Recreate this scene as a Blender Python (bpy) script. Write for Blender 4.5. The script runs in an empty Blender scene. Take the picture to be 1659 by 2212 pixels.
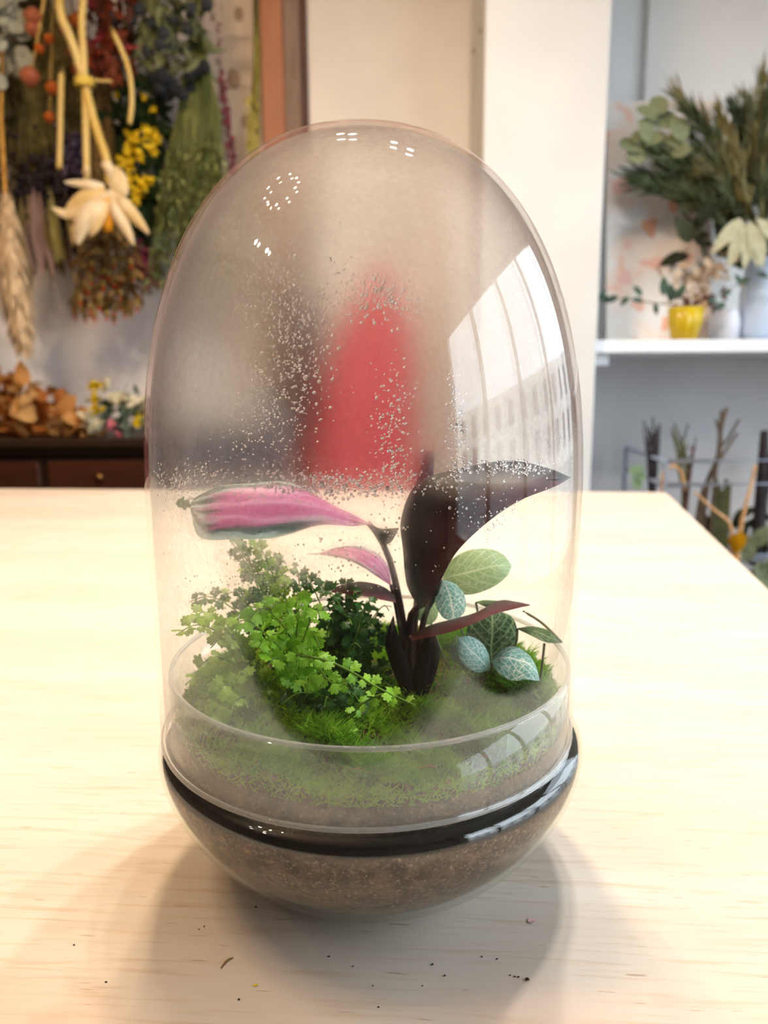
import bpy, math, random
import numpy as np
from mathutils import Vector, Matrix

R = random.Random(7)
PI = math.pi
scene = bpy.context.scene
col = scene.collection

# ------------------------------------------------------------------ camera
F, PITCH, ROLL, YAW, CD, CH = 1660.0, 0.193413, -0.0064935, 0.0198044, 0.395872, 0.274738
CXP, CYP = 829.5, 1106.0
CAM = Vector((0, -CD, CH))
_r0 = Vector((math.cos(YAW), -math.sin(YAW), 0))
_fw = Vector((math.sin(YAW) * math.cos(PITCH), math.cos(YAW) * math.cos(PITCH), -math.sin(PITCH)))
_u0 = _r0.cross(_fw)
RIGHT = _r0 * math.cos(ROLL) + _u0 * math.sin(ROLL)
UP = -_r0 * math.sin(ROLL) + _u0 * math.cos(ROLL)
cam_data = bpy.data.cameras.new('camera')
cam = bpy.data.objects.new('camera', cam_data)
col.objects.link(cam)
cam.matrix_world = Matrix(((RIGHT.x, UP.x, -_fw.x, CAM.x), (RIGHT.y, UP.y, -_fw.y, CAM.y),
                           (RIGHT.z, UP.z, -_fw.z, CAM.z), (0, 0, 0, 1)))
cam_data.sensor_fit = 'VERTICAL'
cam_data.sensor_height = 36.0
cam_data.sensor_width = 27.0
cam_data.lens = F / 2212.0 * 36.0
cam_data.clip_start = 0.01
cam_data.dof.use_dof = True
cam_data.dof.focus_distance = 0.335
cam_data.dof.aperture_fstop = 9.0
scene.camera = cam

# ------------------------------------------------------------------ world, daylight, exposure
world = bpy.data.worlds.new('sky')
scene.world = world
world.use_nodes = True
bg = world.node_tree.nodes['Background']
bg.inputs[0].default_value = (0.80, 0.90, 1.0, 1)
bg.inputs[1].default_value = 7.5
pl = bpy.data.lights.new('window_daylight', 'AREA')          # portal: only guides the sky light through the opening
pl.shape = 'RECTANGLE'; pl.size = 4.4; pl.size_y = 2.35
pl.cycles.is_portal = True
po = bpy.data.objects.new('window_daylight', pl); col.objects.link(po)
po.location = (2.16, -0.2, 0.62)
po.rotation_euler = (0, PI / 2, 0)
po.rotation_euler = Matrix(((0, 0, 1), (1, 0, 0), (0, 1, 0))).to_euler()
scene.view_settings.view_transform = 'Standard'
scene.view_settings.look = 'None'
scene.view_settings.gamma = 1.0
scene.view_settings.use_curve_mapping = False
scene.view_settings.exposure = 0.05
scene.cycles.use_denoising = True
scene.cycles.transparent_max_bounces = 40
scene.cycles.max_bounces = 10
scene.cycles.diffuse_bounces = 3
scene.cycles.glossy_bounces = 3
scene.cycles.transmission_bounces = 12
scene.cycles.use_adaptive_sampling = True
scene.cycles.adaptive_threshold = 0.12
scene.cycles.sample_clamp_indirect = 6.0
scene.cycles.caustics_reflective = False
WARM = (1.0, 0.70, 0.42)
NEUTRAL = (1.0, 0.96, 0.90)
AMBER = (1.0, 0.76, 0.50)
BULB_W, SPOT_W = 950.0, 1600.0

# ------------------------------------------------------------------ pixel helpers
def raydir(px, py):
    return (_fw + RIGHT * ((px - CXP) / F) - UP * ((py - CYP) / F))
def P(px, py, Y):
    d = raydir(px, py)
    return CAM + d * ((Y - CAM.y) / d.y)
def G(px, py, z=0.0):
    d = raydir(px, py)
    return CAM + d * ((z - CAM.z) / d.z)
def PX(n, Y):
    return n * (Y + CD) / F          # n pixels in metres at depth Y

# ------------------------------------------------------------------ materials
def lin(c):
    return tuple(((x / 255.0) / 12.92 if x / 255.0 <= 0.04045 else ((x / 255.0 + 0.055) / 1.055) ** 2.4) for x in c) + (1.0,)
def new_mat(name):
    m = bpy.data.materials.new(name); m.use_nodes = True
    nt = m.node_tree; nt.nodes.clear()
    return m, nt
class NB:
    def __init__(s, nt): s.nt = nt
    def n(s, typ, **kw):
        nd = s.nt.nodes.new(typ)
        for k, v in kw.items(): setattr(nd, k, v)
        return nd
    def put(s, sock, v):
        if hasattr(v, 'links') or isinstance(v, bpy.types.NodeSocket): s.nt.links.new(v, sock)
        else: sock.default_value = v
    def math(s, op, a, b=0.0, c=None, clamp=False):
        nd = s.n('ShaderNodeMath', operation=op); nd.use_clamp = clamp
        s.put(nd.inputs[0], a); s.put(nd.inputs[1], b)
        if c is not None: s.put(nd.inputs[2], c)
        return nd.outputs[0]
    def ramp(s, v, a, b, lo=0.0, hi=1.0, smooth=True):
        nd = s.n('ShaderNodeMapRange', interpolation_type='SMOOTHSTEP' if smooth else 'LINEAR')
        s.put(nd.inputs[0], v); nd.inputs[1].default_value = a; nd.inputs[2].default_value = b
        s.put(nd.inputs[3], lo); s.put(nd.inputs[4], hi)
        return nd.outputs[0]
    def mixc(s, f, a, b):
        nd = s.n('ShaderNodeMix', data_type='RGBA')
        s.put(nd.inputs[0], f); s.put(nd.inputs[6], a); s.put(nd.inputs[7], b)
        return nd.outputs[2]
    def noise(s, vec, scale, detail=3.0, rough=0.5, dist=0.0):
        nd = s.n('ShaderNodeTexNoise')
        if vec is not None: s.put(nd.inputs['Vector'], vec)
        nd.inputs['Scale'].default_value = scale; nd.inputs['Detail'].default_value = detail
        nd.inputs['Roughness'].default_value = rough; nd.inputs['Distortion'].default_value = dist
        return nd.outputs[0]
    def mapping(s, vec, sc=(1, 1, 1), loc=(0, 0, 0), rot=(0, 0, 0)):
        nd = s.n('ShaderNodeMapping'); s.put(nd.inputs[0], vec)
        nd.inputs['Scale'].default_value = sc; nd.inputs['Location'].default_value = loc; nd.inputs['Rotation'].default_value = rot
        return nd.outputs[0]
    def out(s, sh):
        o = s.n('ShaderNodeOutputMaterial'); s.nt.links.new(sh, o.inputs[0]); return o
    def mix(s, f, a, b):
        nd = s.n('ShaderNodeMixShader'); s.put(nd.inputs[0], f); s.nt.links.new(a, nd.inputs[1]); s.nt.links.new(b, nd.inputs[2])
        return nd.outputs[0]
    def prin(s, color, rough=0.6, metal=0.0, spec=0.4, bump=None, bstr=0.2, bdist=0.001):
        nd = s.n('ShaderNodeBsdfPrincipled')
        s.put(nd.inputs['Base Color'], color); s.put(nd.inputs['Roughness'], rough)
        nd.inputs['Metallic'].default_value = metal; nd.inputs['Specular IOR Level'].default_value = spec
        if bump is not None:
            b = s.n('ShaderNodeBump'); b.inputs['Strength'].default_value = bstr; b.inputs['Distance'].default_value = bdist
            s.put(b.inputs['Height'], bump); s.nt.links.new(b.outputs[0], nd.inputs['Normal'])
        return nd.outputs[0]
    def coord(s, which='Object'):
        return s.n('ShaderNodeTexCoord').outputs[which]
_mats = {}
def plain(name, c1, c2=None, scale=30.0, rough=0.65, metal=0.0, spec=0.35, bstr=0.0, stretch=(1, 1, 1), trans=0.0, detail=3.0):
    """two-tone noise material; trans = share of light a thin leaf lets through"""
    if name in _mats: return _mats[name]
    m, nt = new_mat(name); b = NB(nt)
    v = b.mapping(b.coord('Object'), stretch)
    nz = b.noise(v, scale, detail)
    c = b.mixc(b.ramp(nz, 0.35, 0.65), lin(c1), lin(c2 or c1))
    sh = b.prin(c, rough, metal, spec, nz if bstr else None, bstr)
    if trans:
        t = b.n('ShaderNodeBsdfTranslucent'); nt.links.new(c, t.inputs[0])
        sh = b.mix(trans, sh, t.outputs[0])
    b.out(sh); _mats[name] = m
    return m
def emission(name, c, strength):
    if name in _mats: return _mats[name]
    m, nt = new_mat(name); b = NB(nt)
    e = b.n('ShaderNodeEmission'); e.inputs[0].default_value = tuple(c) + (1,); e.inputs[1].default_value = strength
    b.out(e.outputs[0]); _mats[name] = m
    return m
def schlick(b, f0=0.04, cap=1.0):
    g = b.n('ShaderNodeNewGeometry')
    d = b.n('ShaderNodeVectorMath', operation='DOT_PRODUCT')
    b.nt.links.new(g.outputs['Normal'], d.inputs[0]); b.nt.links.new(g.outputs['Incoming'], d.inputs[1])
    c = b.math('ABSOLUTE', d.outputs['Value'])
    k = b.math('POWER', b.math('SUBTRACT', 1.0, c), 5.0)
    return b.math('MULTIPLY_ADD', k, (cap - f0), f0), c
def thin_glass(name, tint=(0.985, 0.99, 0.985), f0=0.04, cap=0.75, rough=0.0):
    if name in _mats: return _mats[name]
    m, nt = new_mat(name); b = NB(nt)
    f, c = schlick(b, f0, cap)
    # path through the wall grows towards grazing angles
    path = b.math('DIVIDE', 1.0, b.math('MAXIMUM', c, 0.12))
    tr = b.n('ShaderNodeBsdfTransparent')
    cc = b.n('ShaderNodeCombineColor')
    for i in range(3):
        b.nt.links.new(b.math('POWER', tint[i], path), cc.inputs[i])
    nt.links.new(cc.outputs[0], tr.inputs[0])
    gl = b.n('ShaderNodeBsdfGlossy'); gl.inputs['Roughness'].default_value = rough
    gl.inputs[0].default_value = (1, 1, 1, 1)
    b.out(b.mix(f, tr.outputs[0], gl.outputs[0])); _mats[name] = m
    return m
def solid_glass(name, ior=1.45, color=(0.97, 0.99, 0.98), rough=0.0):
    if name in _mats: return _mats[name]
    m, nt = new_mat(name); b = NB(nt)
    g = b.n('ShaderNodeBsdfGlass'); g.inputs['IOR'].default_value = ior; g.inputs['Roughness'].default_value = rough
    g.inputs[0].default_value = tuple(color) + (1,)
    b.out(g.outputs[0]); _mats[name] = m
    return m

# ------------------------------------------------------------------ mesh builder
def frame_of(d, hint=Vector((0, 0, 1))):
    d = d.normalized()
    if abs(d.dot(hint)) > 0.95: hint = Vector((1, 0, 0)) if abs(d.x) < 0.9 else Vector((0, 1, 0))
    a = d.cross(hint).normalized(); return a, a.cross(d)
class MB:
    def __init__(s): s.v = []; s.f = []; s.uv = {}
    def add(s, vs, fs, uvs=None):
        o = len(s.v); s.v += [tuple(v) for v in vs]; s.f += [tuple(i + o for i in f) for f in fs]
        if uvs:
            for i, u in enumerate(uvs): s.uv[o + i] = u
    def box(s, a, b, bev=0.0):
        x0, y0, z0 = a; x1, y1, z1 = b
        if bev <= 0:
            s.add([(x0, y0, z0), (x1, y0, z0), (x1, y1, z0), (x0, y1, z0), (x0, y0, z1), (x1, y0, z1), (x1, y1, z1), (x0, y1, z1)],
                  [(0, 3, 2, 1), (4, 5, 6, 7), (0, 1, 5, 4), (1, 2, 6, 5), (2, 3, 7, 6), (3, 0, 4, 7)])
            return
        e = bev; vs = []; idx = {}
        for iz, z in enumerate((z0, z1)):
            for iy, y in enumerate((y0, y1)):
                for ix, x in enumerate((x0, x1)):
                    sx, sy, sz = (e if ix == 0 else -e), (e if iy == 0 else -e), (e if iz == 0 else -e)
                    for ax, q in (('x', (x, y + sy, z + sz)), ('y', (x + sx, y, z + sz)), ('z', (x + sx, y + sy, z))):
                        idx[(ix, iy, iz, ax)] = len(vs); vs.append(q)
        fs = []
        I = lambda *k: idx[k]
        for i, rev in ((0, 1), (1, 0)):
            q = [I(i, 0, 0, 'x'), I(i, 1, 0, 'x'), I(i, 1, 1, 'x'), I(i, 0, 1, 'x')]; fs.append(q[::-1] if rev else q)
            q = [I(0, i, 0, 'y'), I(0, i, 1, 'y'), I(1, i, 1, 'y'), I(1, i, 0, 'y')]; fs.append(q[::-1] if rev else q)
            q = [I(0, 0, i, 'z'), I(1, 0, i, 'z'), I(1, 1, i, 'z'), I(0, 1, i, 'z')]; fs.append(q[::-1] if rev else q)
        for a_ in (0, 1):
            for b_ in (0, 1):
                fs.append([I(0, a_, b_, 'y'), I(1, a_, b_, 'y'), I(1, a_, b_, 'z'), I(0, a_, b_, 'z')])
                fs.append([I(a_, 0, b_, 'x'), I(a_, 1, b_, 'x'), I(a_, 1, b_, 'z'), I(a_, 0, b_, 'z')])
                fs.append([I(a_, b_, 0, 'x'), I(a_, b_, 1, 'x'), I(a_, b_, 1, 'y'), I(a_, b_, 0, 'y')])
                for c_ in (0, 1): fs.append([I(a_, b_, c_, 'x'), I(a_, b_, c_, 'y'), I(a_, b_, c_, 'z')])
        s.add(vs, fs); s.fix = True
    def tube(s, pts, rad, seg=6, cap=True):
        pts = [Vector(p) for p in pts]; n = len(pts)
        if not hasattr(rad, '__len__'): rad = [rad] * n
        vs = []; a = None
        for i, p in enumerate(pts):
            d = (pts[min(i + 1, n - 1)] - pts[max(i - 1, 0)])
            if d.length < 1e-9: d = Vector((0, 0, 1))
            d.normalize()
            if a is None: a, b = frame_of(d)
            else:
                a = (a - d * a.dot(d))
                if a.length < 1e-6: a, b = frame_of(d)
                a.normalize(); b = d.cross(a)
            for k in range(seg):
                t = 2 * PI * k / seg
                vs.append(p + (a * math.cos(t) + b * math.sin(t)) * rad[i])
        fs = [(i * seg + k, i * seg + (k + 1) % seg, (i + 1) * seg + (k + 1) % seg, (i + 1) * seg + k) for i in range(n - 1) for k in range(seg)]
        if cap: fs += [tuple(range(seg))[::-1], tuple((n - 1) * seg + k for k in range(seg))]
        s.add(vs, fs)
    def lathe(s, prof, seg=48, c=(0, 0, 0), flute=None):
        vs = []
        for r, z in prof:
            for k in range(seg):
                t = 2 * PI * k / seg; rr = r * (1 + (flute(t) if flute else 0))
                vs.append((c[0] + rr * math.cos(t), c[1] + rr * math.sin(t), c[2] + z))
        n = len(prof)
        fs = [(i * seg + k, i * seg + (k + 1) % seg, (i + 1) * seg + (k + 1) % seg, (i + 1) * seg + k) for i in range(n - 1) for k in range(seg)]
        if prof[0][0] < 1e-5 or prof[-1][0] < 1e-5: s.weld = True
        s.add(vs, fs)
    def ell(s, c, r, nu=8, nv=6, rot=None, jit=0.0, rnd=None):
        vs = []; rnd = rnd or R
        c = Vector(c)
        if not hasattr(r, '__len__'): r = (r, r, r)
        for i in range(nv + 1):
            ph = PI * i / nv
            for k in range(nu):
                t = 2 * PI * k / nu
                q = Vector((r[0] * math.sin(ph) * math.cos(t), r[1] * math.sin(ph) * math.sin(t), r[2] * math.cos(ph)))
                if jit and 0 < i < nv: q *= 1 + rnd.uniform(-jit, jit)
                if rot is not None: q = rot @ q
                vs.append(c + q)
        fs = [(i * nu + k, (i + 1) * nu + k, (i + 1) * nu + (k + 1) % nu, i * nu + (k + 1) % nu) for i in range(nv) for k in range(nu)]
        s.weld = True
        s.add(vs, fs)
    def leaf(s, base, d, nrm, L, W, fold=0.2, curl=0.2, nu=5, nv=2, shape=(0.45, 0.9), thick=0.0):
        """pointed leaf; base point, direction, upper side"""
        d = Vector(d).normalized(); nrm = Vector(nrm); side = d.cross(nrm)
        if side.length < 1e-4: side = frame_of(d)[0]
        side.normalize(); nrm = side.cross(d)
        vs = []; uvs = []
        for i in range(nu + 1):
            t = i / nu
            w = W * 0.5 * leafw(t, *shape)
            mid = Vector(base) + d * (L * t) - nrm * (curl * L * t * t)
            for j in range(-nv, nv + 1):
                q = j / nv
                vs.append(mid + side * (w * q) + nrm * (abs(q) * w * fold)); uvs.append((t, q * 0.5 + 0.5))
        m = 2 * nv + 1
        fs = [(i * m + j, (i + 1) * m + j, (i + 1) * m + j + 1, i * m + j + 1) for i in range(nu) for j in range(m - 1)]
        s.add(vs, fs, uvs)
    def loft(s, A, B, nu=24, nv=8, bulge=0.0, bdir=(0, -1, 0), wave=0.0):
        """leaf between two edge polylines"""
        A = resample(A, nu + 1); B = resample(B, nu + 1); bd = Vector(bdir); vs = []; uvs = []
        for i in range(nu + 1):
            t = i / nu
            for j in range(nv + 1):
                q = j / nv
                p = A[i].lerp(B[i], q) + bd * (bulge * 4 * q * (1 - q) * math.sin(PI * min(1, max(0, t))) )
                p = p + bd * (wave * math.sin(t * 17 + 3 * q) * (2 * abs(q - 0.5)))
                vs.append(p); uvs.append((t, q))
        m = nv + 1
        s.add(vs, [(i * m + j, (i + 1) * m + j, (i + 1) * m + j + 1, i * m + j + 1) for i in range(nu) for j in range(nv)], uvs)
    def mesh(s, name, mat, origin=(0, 0, 0), smooth=True):
        me = bpy.data.meshes.new(name)
        o = Vector(origin)
        me.from_pydata([tuple(Vector(v) - o) for v in s.v], [], s.f)
        if s.uv:
            lay = me.uv_layers.new(name='UVMap')
            vi = np.zeros(len(me.loops), dtype=np.int32); me.loops.foreach_get('vertex_index', vi)
            tab = np.zeros((len(s.v), 2), dtype=np.float32)
            for k, u in s.uv.items(): tab[k] = u
            lay.data.foreach_set('uv', tab[vi].ravel())
        if getattr(s, 'weld', False) or getattr(s, 'fix', False):
            import bmesh
            bm = bmesh.new(); bm.from_mesh(me)
            if getattr(s, 'weld', False): bmesh.ops.remove_doubles(bm, verts=bm.verts, dist=1e-6)
            bmesh.ops.recalc_face_normals(bm, faces=bm.faces)
            bm.to_mesh(me); bm.free()
        if smooth: me.polygons.foreach_set('use_smooth', [True] * len(me.polygons))
        if mat: me.materials.append(mat)
        return me
    def build(s, name, mat, parent=None, smooth=True, kind=None, label=None):
        a = np.array(s.v); lo, hi = a.min(0), a.max(0)
        org = Vector(((lo[0] + hi[0]) / 2, (lo[1] + hi[1]) / 2, lo[2]))
        ob = bpy.data.objects.new(name, s.mesh(name, mat, org, smooth))
        col.objects.link(ob)
        put(ob, org, parent)
        if kind: ob['kind'] = kind
        if label: ob['label'] = label
        return ob
WORLD = {}
def put(ob, world, parent):
    w = Vector(world); WORLD[ob.name] = w
    if parent is not None:
        ob.parent = parent; ob.location = w - WORLD[parent.name]
    else: ob.location = w
def leafw(t, peak=0.45, power=0.9):
    if t <= 0 or t >= 1: return 0.02
    x = t / peak * 0.5 if t < peak else 0.5 + (t - peak) / (1 - peak) * 0.5
    return max(0.02, math.sin(PI * x) ** power)
def resample(pts, n):
    pts = [Vector(p) for p in pts]
    # Catmull-Rom then by arc length
    fine = []
    for i in range(len(pts) - 1):
        p0 = pts[max(i - 1, 0)]; p1 = pts[i]; p2 = pts[i + 1]; p3 = pts[min(i + 2, len(pts) - 1)]
        for k in range(12):
            t = k / 12
            fine.append(0.5 * ((2 * p1) + (p2 - p0) * t + (2 * p0 - 5 * p1 + 4 * p2 - p3) * t * t + (3 * p1 - p0 - 3 * p2 + p3) * t ** 3))
    fine.append(pts[-1])
    acc = [0.0]
    for i in range(1, len(fine)): acc.append(acc[-1] + (fine[i] - fine[i - 1]).length)
    out = []; j = 0
    for k in range(n):
        s_ = acc[-1] * k / (n - 1)
        while j < len(acc) - 2 and acc[j + 1] < s_: j += 1
        seg = acc[j + 1] - acc[j]
        out.append(fine[j].lerp(fine[j + 1], 0 if seg < 1e-12 else min(1, max(0, (s_ - acc[j]) / seg))))
    return out
def tag(o, label, cat, group=None):
    o['label'] = label; o['category'] = cat
    if group: o['group'] = group
    return o
def thing(name, base, label, cat, group=None):
    o = bpy.data.objects.new(name, None); o.empty_display_size = 0.02; col.objects.link(o)
    put(o, base, None); return tag(o, label, cat, group)
def inst(name, me, parent, pos, d, nrm, sc=1.0):
    """a copy of a shared mesh (x along d, z along nrm)"""
    d = Vector(d).normalized(); nrm = Vector(nrm); y = nrm.cross(d)
    if y.length < 1e-4: y = frame_of(d)[0]
    y.normalize(); z = d.cross(y)
    ob = bpy.data.objects.new(name, me); col.objects.link(ob); ob.parent = parent
    pw = WORLD[parent.name]; p = Vector(pos) - pw
    if not hasattr(sc, '__len__'): sc = (sc, sc, sc)
    ob.matrix_local = Matrix(((d.x * sc[0], y.x * sc[1], z.x * sc[2], p.x), (d.y * sc[0], y.y * sc[1], z.y * sc[2], p.y), (d.z * sc[0], y.z * sc[1], z.z * sc[2], p.z), (0, 0, 0, 1)))
    WORLD[ob.name] = Vector(pos)
    return ob
def struct(o): o['kind'] = 'structure'; return o
def rv(k=1.0, rnd=R): return Vector((rnd.uniform(-k, k), rnd.uniform(-k, k), rnd.uniform(-k, k)))

# ================================================================== SETTING
ZF, ZC = -0.80, 2.05
X0, X1, Y0, YB = -2.6, 2.15, -2.6, 2.42
YCOL, YPAN, YALC = 1.95, 2.25, 2.52

def plaster_mat(name, c1, c2, c3):
    m, nt = new_mat(name); b = NB(nt); v = b.coord('Object')
    n1 = b.noise(v, 2.2, 4, 0.6, 0.6); n2 = b.noise(v, 9.0, 5, 0.65)
    c = b.mixc(b.ramp(n1, 0.4, 0.62), lin(c1), lin(c2)); c = b.mixc(b.ramp(n2, 0.52, 0.72), c, lin(c3))
    b.out(b.prin(c, 0.85, spec=0.2, bump=n2, bstr=0.25, bdist=0.004)); return m
M_plaster = plaster_mat('plaster_wall', (238, 233, 231), (230, 219, 215), (220, 224, 230))
M_white = plain('white_paint', (214, 214, 214), (208, 208, 208), 4, 0.6)
M_white2 = plain('cool_white_paint', (236, 236, 236), (230, 231, 233), 3, 0.6)
M_ceil = plain('ceiling_paint', (168, 163, 156), (158, 153, 147), 2, 0.9)
M_room = plain('side_wall_paint', (104, 94, 84), (90, 81, 72), 1.2, 0.85)

def wall(name, a, b, mat, bev=0.0):
    m = MB(); m.box(a, b, bev); return struct(m.build(name, mat, smooth=False))
wall('wall_back', (X0, YB, ZF - 0.05), (0.32, YB + 0.1, ZC), M_plaster)
wall('wall_alcove', (0.30, YALC, ZF - 0.05), (X1 + 0.1, YALC + 0.1, ZC), M_white2)
wall('wall_left', (X0 - 0.1, Y0 - 0.1, ZF - 0.05), (X0, YB + 0.1, ZC), M_room)
wall('wall_front', (X0, Y0 - 0.1, ZF - 0.05), (X1 + 0.1, Y0, ZC), M_room)
wall('ceiling', (X0 - 0.1, Y0 - 0.1, ZC), (X1 + 0.1, YALC + 0.1, ZC + 0.1), M_ceil)
WY0, WY1, WZ0, WZ1 = -2.3, 1.85, -0.5, 1.72
wr = bpy.data.objects.new('wall_right', None); col.objects.link(wr); put(wr, (X1 + 0.05, 0, ZF), None); struct(wr)
for nm, a, b in (('sill_wall', (X1, Y0, ZF - 0.05), (X1 + 0.1, YALC, WZ0)), ('lintel', (X1, Y0, WZ1), (X1 + 0.1, YALC, ZC)),
                 ('pier', (X1, Y0, WZ0), (X1 + 0.1, WY0, WZ1)), ('pier', (X1, WY1, WZ0), (X1 + 0.1, YALC, WZ1))):
    m = MB(); m.box(a, b); m.build(nm, M_white, wr, smooth=False)
# floor boards
def wood_mat(name, c1, c2, c3, axis='X', scale=1.0, rough=0.5, spec=0.3, contrast=1.0):
    m, nt = new_mat(name); b = NB(nt); v = b.coord('Object')
    st = {'X': (1.2, 14, 14), 'Y': (14, 1.2, 14), 'Z': (14, 14, 1.2)}[axis]
    vv = b.mapping(v, tuple(k * scale for k in st))
    n1 = b.noise(vv, 1.6, 5, 0.6, 0.7); n2 = b.noise(b.mapping(v, tuple(k * scale * 6 for k in st)), 1.5, 4, 0.6)
    c = b.mixc(b.ramp(n1, 0.36, 0.66), lin(c1), lin(c2)); c = b.mixc(b.ramp(n2, 0.56, 0.74, 0, contrast), c, lin(c3))
    b.out(b.prin(c, rough, spec=spec, bump=n2, bstr=0.12, bdist=0.001)); return m
M_floor = wood_mat('floor_wood', (120, 96, 74), (98, 78, 60), (80, 62, 48), 'Y', 0.5)
fl = bpy.data.objects.new('floor', None); col.objects.link(fl); put(fl, (0, 0, ZF - 0.03), None); struct(fl)
m = MB(); m.box((X0, Y0, ZF - 0.03), (X1, YALC, ZF - 0.006)); m.build('subfloor', M_floor, fl, smooth=False)
bm_ = MB(); bm_.box((-0.072, -2.55, 0), (0.072, 2.55, 0.006), 0.002); board_me = bm_.mesh('floor_board', M_floor, smooth=False)
x = X0 + 0.075
while x < X1 - 0.05:
    inst('floor_board', board_me, fl, (x, -0.04, ZF - 0.006), (1, 0, 0), (0, 0, 1)); x += 0.148

# door panel and column behind the jar
def bx(a, b, name, mat, parent=None, bev=0.002, **k):
    m = MB(); m.box(a, b, bev); return m.build(name, mat, parent, smooth=False, **k)
xl = P(661, 0, YPAN).x
struct(bx((xl, YPAN, ZF), (0.40, YPAN + 0.04, ZC), 'door_1', plain('panel_paint', (216, 208, 200), (208, 201, 194), 3, 0.55)))
xc0, xc1 = P(1043, 350, YCOL).x, P(1300, 500, YCOL).x
colm = struct(bx((xc0, YCOL, ZF), (xc1, YALC, ZC), 'wall_column', M_white, bev=0.004))
for k, py in ((0, 88), (1, 88)):
    q = Vector((xc0 - 0.003, (2.02, 2.17)[k], P(1030, 90, 2.1).z))
    m = MB(); m.ell(q, (0.004, 0.007, 0.009), 8, 5); m.build('screw', plain('screw_metal', (150, 138, 125), rough=0.4, metal=0.6), colm)

# whitewashed board, copper-brown post and dark edge strip
M_board = wood_mat('whitewashed_wood', (226, 214, 202), (212, 200, 190), (186, 168, 152), 'Z', 0.7, 0.8, 0.2, 0.7)
b0, b1 = P(436, 200, 2.39).x, P(566, 200, 2.39).x
tb = struct(bx((b0, 2.385, ZF), (b1, 2.42, ZC), 'trim_1', M_board, bev=0.003))
for (kx, ky, kr) in ((515, 30, 9), (505, 170, 13), (530, 262, 8)):
    q = P(kx, ky, 2.384); m = MB(); m.ell(q, (PX(kr, 2.38), 0.004, PX(kr * 1.5, 2.38)), 12, 6)
    m.build('knot', plain('knot_wood', (178, 158, 138), (160, 138, 116), 80, 0.8), tb)
p0, p1, p2 = P(564, 150, 2.20).x, P(613, 150, 2.20).x, P(648, 150, 2.20).x
struct(bx((p0, 2.20, ZF), (p1, 2.42, ZC), 'trim_2', wood_mat('copper_brown_wood', (158, 104, 74), (144, 92, 64), (126, 78, 52), 'Z', 0.4, 0.55, 0.3, 0.5), bev=0.004))
struct(bx((p1, 2.21, ZF), (p2, 2.42, ZC), 'trim_3', wood_mat('grey_brown_wood', (128, 104, 92), (114, 92, 80), (98, 76, 64), 'Z', 0.4, 0.6), bev=0.002))
struct(bx((p2, 2.225, ZF), (xl - 0.001, 2.42, ZC), 'trim_4', wood_mat('dark_edge_wood', (84, 54, 40), (70, 44, 32), (52, 32, 24), 'Z', 0.4, 0.6), bev=0.001))
# white board on the alcove wall
ab0 = P(1398, 100, YALC - 0.03).x
struct(bx((ab0, YALC - 0.03, 0.36), (X1 - 0.02, YALC - 0.001, ZC - 0.02), 'trim_5', plain('pale_board', (238, 236, 233), (232, 230, 228), 2, 0.5), bev=0.003))
struct(bx((xc1 + 0.002, YALC - 0.012, ZF), (X1 - 0.02, YALC - 0.001, 0.28), 'shelf_shade', plain('shelf_shade_grey', (196, 195, 198), (186, 184, 186), 2, 0.6), bev=0.002))  # grey slab added below the shelf, its tone paints the shelf's shade
M_shelf = plain('shelf_paint', (232, 234, 238), (226, 229, 234), 3, 0.4)
SH_T, SH_B = P(1400, 734, 2.02).z, P(1400, 762, 2.02).z
shelf = thing('wall_shelf', (1.4, 2.25, SH_B), 'thick white wall shelf carrying the vases beside the white column', 'shelf')
bx((xc1 + 0.001, 2.02, SH_B), (X1 - 0.005, YALC, SH_T), 'board', M_shelf, shelf, 0.003)
bx((xc1 + 0.001, 2.06, SH_B - PX(26, 2.06)), (xc1 + 0.074, YALC, SH_B - 0.0005), 'cleat', M_shelf, shelf, 0.003)
bx((X1 - 0.04, 2.06, SH_B - PX(26, 2.06)), (X1 - 0.006, YALC, SH_B - 0.0005), 'cleat', M_shelf, shelf, 0.003)

# window with frames, panes; the street outside
M_frame = plain('window_frame_paint', (196, 192, 188), (186, 182, 178), 4, 0.45)
win = bpy.data.objects.new('window_1', None); col.objects.link(win); put(win, (X1 + 0.05, 0, WZ0), None); struct(win)
ys = [WY0, -1.25, -0.28, 0.62, WY1]
for y in ys:
    bx((X1 + 0.02, y - 0.045, WZ0), (X1 + 0.09, y + 0.045, WZ1), 'mullion', M_frame, win, 0.004)
for z in (WZ0 + 0.04, WZ1 - 0.04):
    for i in range(4):
        bx((X1 + 0.025, ys[i] + 0.046, z - 0.035), (X1 + 0.085, ys[i + 1] - 0.046, z + 0.035), 'rail', M_frame, win, 0.004)
M_pane = thin_glass('window_glass', (0.99, 0.995, 0.99), 0.04, 0.5)
for i in range(4):
    bx((X1 + 0.05, ys[i] + 0.046, WZ0 + 0.076), (X1 + 0.054, ys[i + 1] - 0.046, WZ1 - 0.076), 'pane', M_pane, win, 0)
street = MB(); street.box((X1 + 0.1, -14, ZF - 0.3), (16, 14, ZF - 0.2)); struct(street.build('pavement', plain('pavement_stone', (150, 150, 150), (130, 130, 132), 3, 0.9), smooth=False))
bld = thing('building', (12.5, 0, ZF - 0.2), 'pale stone building across the street outside the window', 'building')
bx((12, -12, ZF - 0.2), (13, 12, 2.4), 'wall', plain('pale_stone', (242, 238, 232), (230, 226, 220), 1.2, 0.9), bld, 0)
wm = MB(); wm.box((-0.38, -0.04, -0.5), (0.38, 0.04, 0.5), 0.02); wme = wm.mesh('window', plain('far_window', (70, 82, 96), (94, 106, 118), 2, 0.2), smooth=False)
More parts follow.
